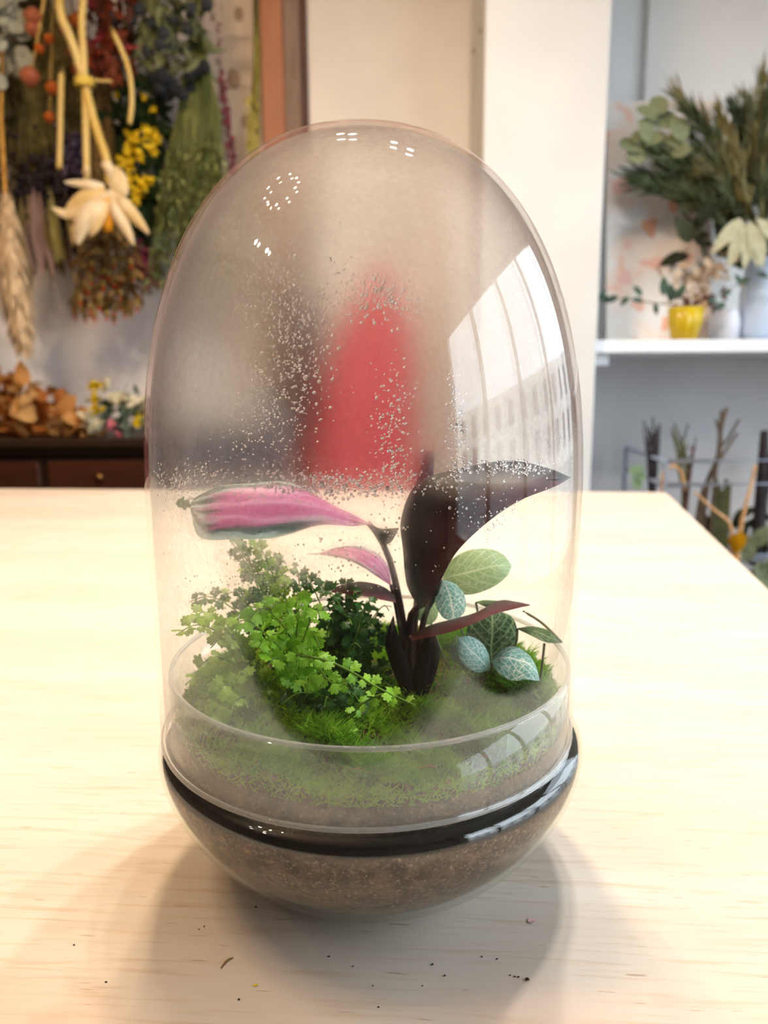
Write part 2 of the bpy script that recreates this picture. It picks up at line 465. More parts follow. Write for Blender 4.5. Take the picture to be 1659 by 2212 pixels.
for yy in np.arange(-10.5, 11, 1.9):
    for zz in (0.0, 1.5): inst('window', wme, bld, (11.99, yy, zz), (0, 1, 0), (0, 0, 1))

# ================================================================== LAMPS (above the frame, seen in the glass)
M_brass = plain('lamp_brass', (150, 110, 60), (130, 94, 50), 20, 0.35, 0.9)
M_black = plain('lamp_black', (30, 28, 27), rough=0.5)
cz = 1.70; cc = Vector((-0.83, 0.02, cz))
ch = thing('ring_chandelier', (cc.x, cc.y, cz), 'brass ring chandelier with nine warm bulbs hanging over the table', 'lamp')
m = MB(); m.tube([cc + Vector((0.21 * math.cos(2 * PI * k / 40), 0.21 * math.sin(2 * PI * k / 40), 0.03)) for k in range(41)], 0.006, 6); m.build('ring', M_brass, ch)
m = MB()
for k in range(3):
    a = 2 * PI * k / 3; m.tube([cc + Vector((0.21 * math.cos(a), 0.21 * math.sin(a), 0.03)), cc + Vector((0, 0, 0.2))], 0.002, 5)
m.tube([cc + Vector((0, 0, 0.2)), Vector((cc.x, cc.y, ZC))], 0.003, 5); m.build('cable', M_black, ch)
M_bulb = emission('warm_bulb', WARM, BULB_W)
bb = MB(); bb.ell((0, 0, 0), (0.013, 0.013, 0.017), 8, 6); bme = bb.mesh('bulb', M_bulb)
for k in range(9):
    a = 2 * PI * k / 9; inst('bulb', bme, ch, cc + Vector((0.21 * math.cos(a), 0.21 * math.sin(a), 0.0)), (1, 0, 0), (0, 0, 1))
# track with spot heads behind the jar
M_spot = emission('spot_lens', NEUTRAL, SPOT_W)
M_spot2 = emission('spot_lens_warm', AMBER, SPOT_W)
tp0, tp1 = Vector((-0.16, 0.78, 1.72)), Vector((0.40, 0.46, 1.72))
dv = (tp1 - tp0)
trk = thing('lighting_track', tp0.lerp(tp1, 0.5) + Vector((0, 0, 0.1)), 'black ceiling lighting track above the far side of the table', 'lighting track')
m = MB(); m.tube([tp0 - dv * 0.3 + Vector((0, 0, 0.13)), tp1 + dv * 0.3 + Vector((0, 0, 0.13))], 0.014, 6); m.build('rail', M_black, trk)
m = MB(); m.tube([tp0.lerp(tp1, 0.5) + Vector((0, 0, 0.14)), Vector(((tp0.x + tp1.x) / 2, (tp0.y + tp1.y) / 2, ZC))], 0.006, 6); m.build('rod', M_black, trk)
hs = MB(); hs.lathe([(0.0, 0.09), (0.028, 0.09), (0.034, 0.0), (0.030, 0.0), (0.029, 0.004)], 20); hme = hs.mesh('housing', M_black)
ln = MB(); ln.lathe([(0.0, 0.004), (0.028, 0.004)], 20); lme = ln.mesh('lens', M_spot); lme2 = ln.mesh('lens', M_spot2)
for k in range(4):
    q = tp0.lerp(tp1, (0.0, 0.16, 0.74, 1.0)[k])
    sp = thing('spot_head', q, 'small black spot head clipped to the ceiling lighting track', 'spotlight', 'spot heads on the lighting track')
    inst('housing', hme, sp, q, (1, 0, 0), (0, 0, 1)); inst('lens', lme2 if k < 2 else lme, sp, q, (1, 0, 0), (0, 0, 1))
    m = MB(); m.tube([q + Vector((0, 0, 0.085)), q + Vector((0, 0, 0.12))], 0.006, 6); m.build('stem', M_black, sp)
# two ceiling lamps over the side of the room
M_ceil_l = emission('opal_lamp', (1.0, 0.90, 0.78), 120.0)
for k, (lx, ly) in enumerate(((-1.70, -0.42), (-1.60, -0.74))):
    q = Vector((lx, ly, ZC - 0.09))
    t = thing('ceiling_lamp', q, 'round opal glass ceiling lamp on a white plate', 'lamp', 'opal ceiling lamps')
    m = MB(); m.lathe([(0.0, 0.09), (0.07, 0.09), (0.07, 0.075), (0.05, 0.07), (0.0, 0.07)], 24, q); m.build('plate', M_white, t)
    m = MB(); m.ell(q, (0.036, 0.036, 0.034), 16, 10); m.build('globe', M_ceil_l, t)
#@@TABLE
# ================================================================== TABLE
def table_mat():
    m, nt = new_mat('limed_plywood'); b = NB(nt); v = b.mapping(b.coord('Object'), rot=(0, 0, 0.09))
    big = b.noise(b.mapping(v, (1.0, 5.0, 1)), 2.2, 4, 0.55, 0.5)
    c = b.mixc(b.ramp(big, 0.35, 0.65), lin((206, 193, 179)), lin((216, 206, 194)))
    fine = b.noise(b.mapping(v, (5.0, 90.0, 1)), 3.0, 4, 0.6, 0.4)
    c = b.mixc(b.ramp(fine, 0.48, 0.7, 0, 0.6), c, lin((196, 172, 144)))
    dash = b.noise(b.mapping(v, (22.0, 210.0, 1)), 2.4, 2, 0.5)
    c = b.mixc(b.ramp(dash, 0.67, 0.76, 0, 0.6), c, lin((154, 118, 84)))
    pinkish = b.noise(b.mapping(v, (2, 6, 1)), 3.0, 2)
    c = b.mixc(b.ramp(pinkish, 0.56, 0.74, 0, 0.4), c, lin((228, 196, 176)))
    b.out(b.prin(c, 0.55, spec=0.25, bump=fine, bstr=0.08, bdist=0.0006)); return m
M_table = table_mat()
cA = G(1440, 1063); cL = G(0, 1055); cB = G(1659, 1270)
e1 = (cL - cA).normalized(); e2 = (cB - cA).normalized()
T1 = cA; T2 = cA + e1 * 2.1; T3 = T2 + e2 * 1.57; T4 = cA + e2 * 1.57
tbl = thing('work_table', ((T1.x + T3.x) / 2, (T1.y + T3.y) / 2, ZF), 'pale limed wooden work table carrying the glass terrarium', 'table')
def prism(poly, z0, z1, bev=0.004, corner=0.012):
    """polygon slab with rounded corners and a small bevel"""
    pts = []
    n = len(poly)
    for i in range(n):
        p, a, c = poly[i], poly[i - 1], poly[(i + 1) % n]
        da = (a - p).normalized(); dc = (c - p).normalized()
        for k in range(5):
            t = k / 4.0; pts.append((p + da * corner) * (1 - t) ** 2 + p * 2 * t * (1 - t) + (p + dc * corner) * t * t)
    cen = sum(pts, Vector((0, 0, 0))) / len(pts)
    m = MB(); vs = []
    for z, ins in ((z0, bev), (z0 + bev, 0), (z1 - bev, 0), (z1 - bev * 0.3, bev * 0.3), (z1, bev)):
        for p in pts:
            q = p + (cen - p).normalized() * ins; vs.append((q.x, q.y, z))
    k = len(pts); fs = [tuple(range(k))[::-1], tuple(4 * k + i for i in range(k))]
    fs += [(r_ * k + i, r_ * k + (i + 1) % k, (r_ + 1) * k + (i + 1) % k, (r_ + 1) * k + i) for r_ in range(4) for i in range(k)]
    m.add(vs, fs); m.fix = True
    return m
prism([T1, T2, T3, T4], -0.034, 0.0).build('tabletop', M_table, tbl, smooth=False)
M_leg = wood_mat('table_leg_wood', (196, 170, 136), (180, 152, 118), (150, 122, 92), 'Z', 1.0)
cen = (T1 + T3) / 2
ins = [p.lerp(cen, 0.10) for p in (T1, T2, T3, T4)]
for p in ins:
    bx((p.x - 0.035, p.y - 0.035, ZF), (p.x + 0.035, p.y + 0.035, -0.0345), 'leg', M_leg, tbl, 0.004)
for i in range(4):
    a, c = ins[i], ins[(i + 1) % 4]; d = (c - a).normalized(); a2 = a + d * 0.05; c2 = c - d * 0.05; s_ = Vector((-d.y, d.x, 0)) * 0.011
    m = MB(); m.add([(a2 + s_)[:2] + (-0.13,), (c2 + s_)[:2] + (-0.13,), (c2 - s_)[:2] + (-0.13,), (a2 - s_)[:2] + (-0.13,),
                     (a2 + s_)[:2] + (-0.0345,), (c2 + s_)[:2] + (-0.0345,), (c2 - s_)[:2] + (-0.0345,), (a2 - s_)[:2] + (-0.0345,)],
                    [(0, 3, 2, 1), (4, 5, 6, 7), (0, 1, 5, 4), (1, 2, 6, 5), (2, 3, 7, 6), (3, 0, 4, 7)]); m.fix = True
    m.build('apron', M_leg, tbl, smooth=False)
# crumbs and petal scraps lying on the table
M_crumb = plain('crumb_soil', (48, 34, 24), (70, 52, 38), 300, 0.9)
for px, py, s_ in ((1139, 2117, 5.0), (1120, 2111, 2.2), (1112, 2110, 2.0), (1102, 2107, 1.6), (1041, 2067, 2.2), (934, 2084, 2.4), (961, 2108, 2.6), (711, 2067, 2.0), (763, 2088, 1.8), (553, 1960, 2.6), (441, 2002, 2.0), (430, 2008, 2.0), (583, 1945, 2.0), (516, 2160, 2.4), (818, 2176, 2.2), (1074, 2072, 1.8), (229, 2122, 2.4), (160, 2042, 2.2), (806, 2130, 1.8), (913, 2130, 1.6)):
    g = G(px, py); r = s_ * 0.00017
    m = MB(); m.ell(g + Vector((0, 0, r * 0.7)), (r * R.uniform(0.9, 1.7), r * R.uniform(0.9, 1.5), r * 0.72), 7, 5, jit=0.25)
    tag(m.build('soil_crumb', M_crumb), 'tiny dark crumb of soil lying on the pale tabletop', 'crumb', 'soil crumbs on the tabletop')
g = G(490, 2082); m = MB(); m.tube([g + Vector((-0.0022, -0.003, 0.0004)), g + Vector((-0.0008, 0.0004, 0.0006)), g + Vector((0.0006, 0.0022, 0.0005)), g + Vector((0.0024, 0.0034, 0.0004))], [0.0002, 0.0004, 0.0004, 0.0002], 5)
tag(m.build('plant_scrap', plain('scrap_brown', (120, 88, 40), rough=0.8)), 'bent brown plant scrap lying on the tabletop', 'plant scrap')
g = G(551, 2131); m = MB(); m.leaf(g + Vector((-0.001, 0, 0.0003)), (1, 0.2, 0), (0, 0, 1), 0.0024, 0.0016, 0.3, 0.0)
tag(m.build('petal_scrap', plain('scrap_yellow', (206, 184, 40), rough=0.8)), 'tiny yellow petal scrap on the tabletop', 'petal')
g = G(1148, 1990); m = MB(); m.leaf(g + Vector((-0.002, -0.001, 0.0004)), (1, 0.5, 0), (0, 0, 1), 0.0048, 0.0036, 0.12, 0.0)
tag(m.build('petal_scrap', plain('scrap_pink', (224, 184, 182), (214, 168, 166), 300, rough=0.8)), 'small pale pink petal scrap on the tabletop', 'petal')

# ================================================================== TERRARIUM GLASS
DX = -0.0019                                         # the lid sits a hair off the bowl's axis
DR, DZ0, DZC, DHT, DN = 0.110, 0.083, 0.202, 0.1815, 2.38
def dome_prof(off, n=44):
    pr = [(DR - off, DZ0 + 0.0012 + (DZC - DZ0) * k / 14.0) for k in range(14)]
    for k in range(n + 1):
        a = PI / 2 * k / n; pr.append(((DR - off) * math.cos(a) ** (2 / DN) if k < n else 0.0, DZC + (DHT - off) * math.sin(a) ** (2 / DN)))
    return pr
def dome_r(z, off=0.0):
    if z <= DZC: return DR - off
    s_ = min(1.0, (z - DZC) / (DHT - off)); a = math.asin(min(1, s_ ** (DN / 2)))
    return (DR - off) * math.cos(a) ** (2 / DN)
M_dome = thin_glass('dome_glass', (0.996, 0.997, 0.995), 0.040, 0.55)
def rim_mat():
    m, nt = new_mat('rim_glass'); b = NB(nt)
    g = b.n('ShaderNodeBsdfGlass'); g.inputs['IOR'].default_value = 1.45; g.inputs['Roughness'].default_value = 0.05
    d = b.n('ShaderNodeBsdfDiffuse'); d.inputs[0].default_value = (0.85, 0.86, 0.85, 1)
    b.out(b.mix(0.2, g.outputs[0], d.outputs[0])); return m
M_rim = rim_mat()
dome = thing('glass_dome', (DX, 0, DZ0), 'tall clear glass dome lid misted with condensation over the terrarium bowl', 'glass dome')
m = MB(); o_ = dome_prof(0.0); i_ = dome_prof(0.0022)
m.lathe(o_, 128, (DX, 0, 0)); w1 = m
m2 = MB(); m2.lathe(i_[::-1], 128, (DX, 0, 0))
m.add(m2.v, m2.f); m.weld = True
dw = MB(); dw.v = m.v; dw.f = m.f
def keep_normals(mb, name, mat, parent):
    ob = mb.build(name, mat, parent); return ob
import bmesh
def weld_only(ob):
    bm = bmesh.new(); bm.from_mesh(ob.data); bmesh.ops.remove_doubles(bm, verts=bm.verts, dist=1e-6)
    bm.to_mesh(ob.data); bm.free(); return ob
dwo = weld_only(dw.build('dome_wall', M_dome, dome))
dwo.data.materials.append(thin_glass('dome_glass_wet', (0.996, 0.997, 0.995), 0.010, 0.3))     # wetted inner face mirrors less
for pg in dwo.data.polygons:
    c_ = pg.center
    if pg.normal.x * c_.x + pg.normal.y * c_.y + pg.normal.z * max(0.0, c_.z - 0.12) < 0: pg.material_index = 1
m = MB(); rr = 0.0011
ring = [(DR - 0.0011 + 0.00125 * math.cos(2 * PI * k / 10), DZ0 + 0.0012 + 0.0013 * math.sin(2 * PI * k / 10)) for k in range(11)]
m.lathe(ring, 128, (DX, 0, 0)); m.weld = True; m.build('rim', M_rim, dome, label='rounded lower edge of the glass dome')

# condensation film on the inside of the dome: wiped and misted patches with their own outline
def fog_mat():
    m, nt = new_mat('condensation'); b = NB(nt)
    geo = b.n('ShaderNodeTexCoord').outputs['Object']
    sx = b.n('ShaderNodeSeparateXYZ'); nt.links.new(geo, sx.inputs[0])
    x, y, z = sx.outputs
    z = b.math('ADD', z, DZ0 + 0.0012)                       # object origin is the film's base
    nz = b.math('SUBTRACT', b.noise(geo, 38.0, 4, 0.6), 0.5)
    nf = b.math('SUBTRACT', b.noise(geo, 420.0, 3, 0.6), 0.5)
    th = b.math('MULTIPLY', b.math('ARCTAN2', x, b.math('MULTIPLY', y, -1.0)), 180 / PI)
    thn = b.math('MULTIPLY_ADD', nz, 9.0, th); zn = b.math('MULTIPLY_ADD', nz, 0.018, z)
    def patch(tc, zc_, tr, zr, soft=0.16):
        a = b.math('DIVIDE', b.math('SUBTRACT', thn, tc), tr); c = b.math('DIVIDE', b.math('SUBTRACT', zn, zc_), zr)
        d = b.math('SQRT', b.math('ADD', b.math('MULTIPLY', a, a), b.math('MULTIPLY', c, c)))
        return b.ramp(d, 1 - soft, 1 + soft, 1.0, 0.0)
    clear = b.math('MAXIMUM', patch(-4.5, 0.156, 22.0, 0.038), patch(39.0, 0.152, 14.0, 0.020))
    clear = b.math('MAXIMUM', clear, b.math('MULTIPLY', patch(34.0, 0.198, 27.0, 0.046, 0.3), 0.9))
    front = b.ramp(b.math('ABSOLUTE', th), 75.0, 100.0, 1.0, 0.0)
    up = b.math('ADD', b.ramp(zn, 0.232, 0.252, 0.0, 0.66), b.ramp(zn, 0.15, 0.22, 0.08, 0.28))
    side = b.ramp(thn, 14.0, 30.0, 1.0, 0.45)
    lft = b.ramp(thn, -62.0, -40.0, 0.55, 1.0)
    blur = b.math('MULTIPLY', b.math('MULTIPLY', up, side), lft)
    top = b.ramp(zn, 0.345, 0.372, 1.0, 0.35)
    blur = b.math('MULTIPLY', b.math('MULTIPLY', blur, top), b.math('SUBTRACT', 1.0, clear))
    blur = b.math('ADD', b.math('MULTIPLY', blur, front), b.math('MULTIPLY', b.math('SUBTRACT', 1.0, front), 0.10))
    blur = b.math('MULTIPLY_ADD', nf, 0.25, blur, clamp=True)
    hz = b.ramp(zn, 0.085, 0.145, 0.50, 0.20, False)
    hz2 = b.ramp(zn, 0.15, 0.21, 0.0, 0.11, False)
    haze = b.math('MULTIPLY', b.math('ADD', b.math('SUBTRACT', hz, hz2), b.ramp(zn, 0.24, 0.31, 0.0, 0.13)), b.math('SUBTRACT', 1.0, b.math('MULTIPLY', clear, 0.97)))
    haze = b.math('MULTIPLY', haze, b.math('ADD', b.math('MULTIPLY', front, 0.85), 0.15))
    haze = b.math('MULTIPLY', haze, FOG_HAZE)
    tr = b.n('ShaderNodeBsdfTransparent')
    rf = b.n('ShaderNodeBsdfRefraction'); rf.distribution = 'BECKMANN'
    rf.inputs['IOR'].default_value = 1.10; rf.inputs['Roughness'].default_value = 0.42
    df = b.n('ShaderNodeBsdfDiffuse'); df.inputs[0].default_value = (0.84, 0.81, 0.76, 1)
    tl = b.n('ShaderNodeBsdfTranslucent'); tl.inputs[0].default_value = (0.86, 0.86, 0.84, 1)
    veil = b.mix(0.5, df.outputs[0], tl.outputs[0])
    b.out(b.mix(haze, b.mix(blur, tr.outputs[0], rf.outputs[0]), veil)); return m
FOG_HAZE = 0.31
fo = dome_prof(0.0027); fi = dome_prof(0.0030)
fm = MB(); fm.lathe(fo, 96, (DX, 0, 0)); f2 = MB(); f2.lathe(fi[::-1], 96, (DX, 0, 0)); fm.add(f2.v, f2.f)
k = len(fo) * 96; 
fm.f += [(j, k + (len(fi) - 1) * 96 + j, k + (len(fi) - 1) * 96 + (j + 1) % 96, (j + 1) % 96) for j in range(96)]
ff = MB(); ff.v = fm.v; ff.f = fm.f
weld_only(ff.build('condensation', fog_mat(), dome, label='greyish mist of condensation on the inside of the glass'))
# water drops, gathered where the mist breaks up
M_drop = solid_glass('water', 1.33, (1, 1, 1))
dm = MB(); rd = random.Random(11)
def dome_hit(px, py, off):
    d = raydir(px, py).normalized(); t = 0.15
    while t < 0.75:
        q = CAM + d * t
        if q.z < DZ0 + 0.002: return None
        if q.z < DZC + DHT - off and math.hypot(q.x - DX, q.y) < dome_r(q.z, off): return q
        t += 0.0008
    return None
def drops(n, cx, cy, sx, sy, lo, hi):
    for _ in range(n):
        px, py = rd.gauss(cx, sx), rd.gauss(cy, sy)
        q = dome_hit(px, py, 0.0033)
        if q is None: continue
        r = rd.uniform(lo, hi) * rd.uniform(0.35, 0.75)
        nrm = Vector((q.x - DX, q.y, 0.25 * max(0, q.z - DZC) / DHT * DR)).normalized()
        a, c = frame_of(nrm); rot = Matrix((a, c, nrm)).transposed()
        dm.ell(q, (r * rd.uniform(0.9, 1.1), r * rd.uniform(0.9, 1.15), r * 0.45), 7, 5, rot)
drops(756, 560, 560, 60, 110, 0.0003, 0.0009)
drops(684, 640, 720, 45, 110, 0.0003, 0.0011)
drops(432, 560, 900, 50, 70, 0.0003, 0.0009)
drops(756, 720, 1045, 120, 16, 0.0003, 0.0011)
drops(288, 850, 950, 22, 90, 0.0004, 0.0010)
drops(288, 400, 1040, 40, 18, 0.0003, 0.0010)
drops(270, 990, 920, 14, 80, 0.0004, 0.0012)
drops(288, 820, 640, 60, 25, 0.0004, 0.0011)
drops(216, 1100, 1010, 60, 10, 0.0004, 0.0012)
drops(216, 560, 1260, 90, 30, 0.0003, 0.0009)
drops(144, 700, 1200, 120, 40, 0.0003, 0.0009)
drops(162, 1090, 1115, 60, 30, 0.0003, 0.0008)
dm.build('water_droplet', M_drop, dome, kind='stuff', label='water droplets beading on the glass')

# bowl with a standing collar inside the lid
BR, BZM, BRB, BN = 0.114, 0.074, 0.045, 1.6
def bowl_outer():
    pr = [(0.0, 0.0), (0.02, 0.0), (BRB, 0.0)]
    for k in range(1, 25):
        a = PI / 2 * (1 - k / 24.0); pr.append((BRB + (BR - BRB) * math.cos(a) ** (2 / BN), BZM - BZM * math.sin(a) ** (2 / BN)))
    pr += [(0.1138, 0.0768), (0.1128, 0.0792), (0.1112, 0.0808), (0.1090, 0.0817), (0.1074, 0.0826), (0.1064, 0.0842), (0.1062, 0.088), (0.1062, 0.1185)]
    return pr
def bowl_inner():
    pr = [(0.1040, 0.1185), (0.1040, 0.088), (0.1046, 0.0822), (0.1070, 0.0803), (0.1104, 0.0788), (0.1122, 0.0764), (0.1126, 0.073)]
    for k in range(1, 20):
        a = PI / 2 * k / 20.0
        pr.append((BRB - 0.0012 + (BR - BRB) * math.cos(a) ** (2 / BN), BZM - 0.0005 - (BZM - 0.0045) * math.sin(a) ** (2 / BN)))
    pr += [(0.03, 0.004), (0.0, 0.004)]
    return pr
bowl = thing('terrarium_bowl', (0, 0, 0), 'round clear glass bowl full of dark soil under the glass dome', 'bowl')
m = MB(); m.lathe(bowl_outer() + bowl_inner(), 128)
mm = MB(); mm.v = m.v; mm.f = m.f
weld_only(mm.build('bowl_wall', thin_glass('bowl_glass', (0.985, 0.989, 0.984), 0.045, 0.6), bowl))
m = MB(); ring = [(0.1050 + 0.0012 * math.cos(2 * PI * k / 10), 0.1186 + 0.0012 * math.sin(2 * PI * k / 10)) for k in range(11)]
m.lathe(ring, 128); m.weld = True; m.build('rim', M_rim, bowl, label='rounded upper edge of the glass collar')
# mist in the lower bowl, paler at the foot as painted refracted table light
def bowl_mist_light():
    m, nt = new_mat('bowl_mist_table_light'); b = NB(nt); v = b.coord('Object')
    sx = b.n('ShaderNodeSeparateXYZ'); nt.links.new(v, sx.inputs[0]); z = sx.outputs[2]
    n1 = b.noise(v, 60, 4, 0.7); n2 = b.noise(v, 300, 3, 0.6)
    f = b.ramp(b.math('MULTIPLY_ADD', b.math('SUBTRACT', n1, 0.5), 0.02, z), 0.0, 0.030, 0.42, 0.12)
    f = b.math('MULTIPLY', f, b.math('MAXIMUM', b.ramp(n2, 0.35, 0.62, 0.15, 1.0), b.ramp(z, 0.006, 0.022, 0.9, 0.0)))
    edge = b.ramp(b.math('MULTIPLY_ADD', b.math('SUBTRACT', n2, 0.5), 0.004, z), 0.0535, 0.0560, 1.0, 0.0)
    f = b.math('MULTIPLY', f, edge)
    df = b.n('ShaderNodeBsdfDiffuse'); df.inputs[0].default_value = lin((200, 188, 172))
    tr = b.n('ShaderNodeBsdfTransparent'); b.out(b.mix(f, tr.outputs[0], df.outputs[0])); return m
sp = bowl_inner()
sp2 = [(r - 0.0004 if r > 0.001 else 0, z + (0.0004 if r < 0.05 else 0)) for r, z in sp[6:]]
m = MB(); m.lathe(sp2[::-1], 96); mm = MB(); mm.v = m.v; mm.f = m.f
weld_only(mm.build('condensation', bowl_mist_light(), bowl))

# ---- soil and moss
rs = np.random.RandomState(3)
_ph = rs.uniform(0, 6.28, 12)
def ground_z(x, y):
    n = 0.0022 * math.sin(x * 90 + _ph[0]) * math.cos(y * 76 + _ph[1]) + 0.0016 * math.sin(x * 170 + y * 140 + _ph[2]) + 0.001 * math.sin(x * 330 - y * 260 + _ph[3])
    z = 0.0965 + n
    z += 0.016 * math.exp(-(((x - 0.066) / 0.03) ** 2 + ((y - 0.030) / 0.035) ** 2))       # mossy hummock beside the nerve plant
    z += 0.010 * math.exp(-(((x + 0.045) / 0.04) ** 2 + ((y - 0.02) / 0.05) ** 2))
    return z
def soil_mat():
    m, nt = new_mat('potting_soil'); b = NB(nt); v = b.coord('Object')
    n1 = b.noise(v, 110, 5, 0.7); n2 = b.noise(v, 520, 4, 0.7); vo = b.n('ShaderNodeTexVoronoi'); vo.inputs['Scale'].default_value = 190
    nt.links.new(v, vo.inputs['Vector'])
    c = b.mixc(b.ramp(n1, 0.35, 0.65), lin((48, 36, 27)), lin((106, 84, 64)))
    c = b.mixc(b.ramp(n2, 0.5, 0.72), c, lin((164, 138, 110)))
    c = b.mixc(b.ramp(vo.outputs['Distance'], 0.0, 0.22, 0.6, 0.0), c, lin((34, 26, 20)))
    # shoulder soil painted nearly black, where the glass mirrors no bright table
    sx = b.n('ShaderNodeSeparateXYZ'); nt.links.new(v, sx.inputs[0])
    zz = b.math('MULTIPLY_ADD', b.math('SUBTRACT', n1, 0.5), 0.003, sx.outputs[2])
    dark_band = b.math('MULTIPLY', b.ramp(zz, 0.0535, 0.0555), b.ramp(zz, 0.0620, 0.0640, 1.0, 0.0))
    c = b.mixc(dark_band, c, lin((14, 11, 9)))
    b.out(b.prin(c, 0.85, spec=0.2, bump=n2, bstr=0.6, bdist=0.002)); return m
so = [(r - 0.0009, max(z, 0.0180)) for r, z in sp if r > 0.0]
so = [q for q in so if q[1] < 0.097]
prof = [(0.0, 0.0180), (0.02, 0.0180)] + so[::-1][1:] + [(0.1022, 0.0935)]
m = MB(); m.lathe(prof, 96)
nr = 26; base_i = len(m.v)
top = []
for i in range(nr + 1):
    r = 0.1022 * (1 - i / nr)
    for k in range(96):
        t = 2 * PI * k / 96; x_, y_ = r * math.cos(t), r * math.sin(t); top.append((x_, y_, ground_z(x_, y_)))
m.add(top, [(i * 96 + k, i * 96 + (k + 1) % 96, (i + 1) * 96 + (k + 1) % 96, (i + 1) * 96 + k) for i in range(nr) for k in range(96)])
kk = base_i - 96
m.f += [(kk + k, kk + (k + 1) % 96, base_i + (k + 1) % 96, base_i + k) for k in range(96)]
m.weld = True
tag(m.build('potting_soil', soil_mat(), kind='stuff'), 'dark brown potting soil filling the glass bowl', 'soil')
def moss_mat():
    m, nt = new_mat('moss'); b = NB(nt); v = b.coord('Object')
    n1 = b.noise(v, 45, 3, 0.6); n2 = b.noise(v, 700, 2)
    c = b.mixc(b.ramp(n1, 0.35, 0.62), lin((80, 156, 10)), lin((152, 196, 44)))
    c = b.mixc(b.ramp(n2, 0.45, 0.65, 0, 0.6), c, lin((176, 200, 80)))
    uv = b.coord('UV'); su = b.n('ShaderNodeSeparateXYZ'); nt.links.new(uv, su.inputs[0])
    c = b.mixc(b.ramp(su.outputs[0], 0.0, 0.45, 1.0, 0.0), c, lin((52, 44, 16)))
    p_ = b.prin(c, 0.55, spec=0.3); t = b.n('ShaderNodeBsdfTranslucent'); nt.links.new(c, t.inputs[0])
    b.out(b.mix(0.3, p_, t.outputs[0])); return m
m = MB(); rm = random.Random(5)
def blade(x, y, z, L, lean, w):
    a = rm.uniform(0, 2 * PI); d = Vector((math.cos(a) * lean, math.sin(a) * lean, 1)).normalized(); s_ = d.cross(Vector((math.cos(a + 1.3), math.sin(a + 1.3), 0.2))).normalized() * w
    p = Vector((x, y, z)); q = p + d * L * 0.55; e = p + d * L + Vector((math.cos(a), math.sin(a), -0.4)) * L * 0.25
    m.add([p - s_ * 0.7, p + s_ * 0.7, q + s_, q - s_, e], [(0, 1, 2, 3), (3, 2, 4)], [(0, 0), (0, 1), (0.55, 1), (0.55, 0), (1, 0.5)])
FX, FY = G(635, 1490, 0.097)[:2]; QX, QY = G(885, 1470, 0.097)[:2]        # bare soil round fern and prayer plant, moss left out to deepen the shade
cnt = 0
while cnt < 21000:
    r = 0.1015 * math.sqrt(rm.random()); t = rm.uniform(0, 2 * PI); x_, y_ = r * math.cos(t), r * math.sin(t)
    dens = 0.5 + 0.5 * math.sin(x_ * 80 + 1.0) * math.sin(y_ * 70 + 2.0) + 0.35 * math.sin(x_ * 190 + y_ * 130)
    gap = math.exp(-(((x_ - FX) / 0.034) ** 2 + ((y_ - FY) / 0.030) ** 2) ** 2) + math.exp(-(((x_ - QX) / 0.024) ** 2 + ((y_ - QY) / 0.022) ** 2) ** 2)
    if rm.random() > (0.35 + 0.65 * dens) * (1 - min(0.97, gap)): continue
    L = rm.uniform(0.005, 0.011) * (1.25 if dens > 0.6 else 0.8); z_ = ground_z(x_, y_)
    if r + L * 0.6 > 0.1025: L *= 0.5
    for _ in range(2):
        blade(x_ + rm.gauss(0, 0.0006), y_ + rm.gauss(0, 0.0006), z_ - 0.001, L * rm.uniform(0.7, 1.1), rm.uniform(0.1, 0.7), rm.uniform(0.0003, 0.0006))
    cnt += 1
# strands hanging down between soil and collar
for _ in range(900):
    t = rm.gauss(-PI / 2, 0.75); dz = abs(rm.gauss(0, 0.006)); r = 0.1026
    x_, y_ = r * math.cos(t), r * math.sin(t); p = Vector((x_, y_, 0.099 - dz)); L = rm.uniform(0.002, 0.007)
    tg = Vector((-math.sin(t), math.cos(t), 0)); d = (tg * rm.uniform(-1, 1) + Vector((0, 0, rm.uniform(-0.6, 1)))).normalized(); s_ = d.cross(Vector((x_, y_, 0)).normalized()) * 0.0003
    m.add([p - s_, p + s_, p + d * L * 0.6 + s_, p + d * L * 0.6 - s_, p + d * L], [(0, 1, 2, 3), (3, 2, 4)], [(0.4, 0), (0.4, 1), (0.7, 1), (0.7, 0), (1, 0.5)])
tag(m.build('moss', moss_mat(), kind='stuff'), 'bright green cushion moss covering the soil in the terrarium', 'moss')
M_twig = plain('twig_brown', (150, 96, 56), (120, 74, 44), 200, 0.8)
for (px, py, dx, dy) in ((950, 1540, 8, 40), (612, 1600, 4, 16), (905, 1660, 40, 4), (760, 1662, 34, 16), (545, 1650, -10, 30), (1150, 1720, 24, 6)):
    g = G(px, py, 0.104); rr_ = math.hypot(g.x, g.y)
    if rr_ > 0.099: g = Vector((g.x * 0.099 / rr_, g.y * 0.099 / rr_, 0.104))
    e = g + Vector((PX(dx, g.y), 0.002, -PX(dy, g.y) * 0.6)); mid = g.lerp(e, 0.5) + Vector((0.0006, 0, 0.0008))
    tw = MB(); tw.tube([g, mid, e], [0.0003, 0.0005, 0.0003], 5); tag(tw.build('moss_twig', M_twig), 'short reddish brown dry twig caught in the moss', 'twig', 'dry twigs in the moss')
# ================================================================== TERRARIUM PLANTS
def inside(p, lim=0.1045):
    """keep a point clear of the glass"""
    r = math.hypot(p.x - DX, p.y); l_ = min(lim, dome_r(p.z, 0.0055))
    if r > l_: p = Vector((DX + (p.x - DX) * l_ / r, p.y * l_ / r, p.z))
    return p
def PP(px, py, Y): return inside(P(px, py, Y))
def path(pts): return [PP(*q) for q in pts]

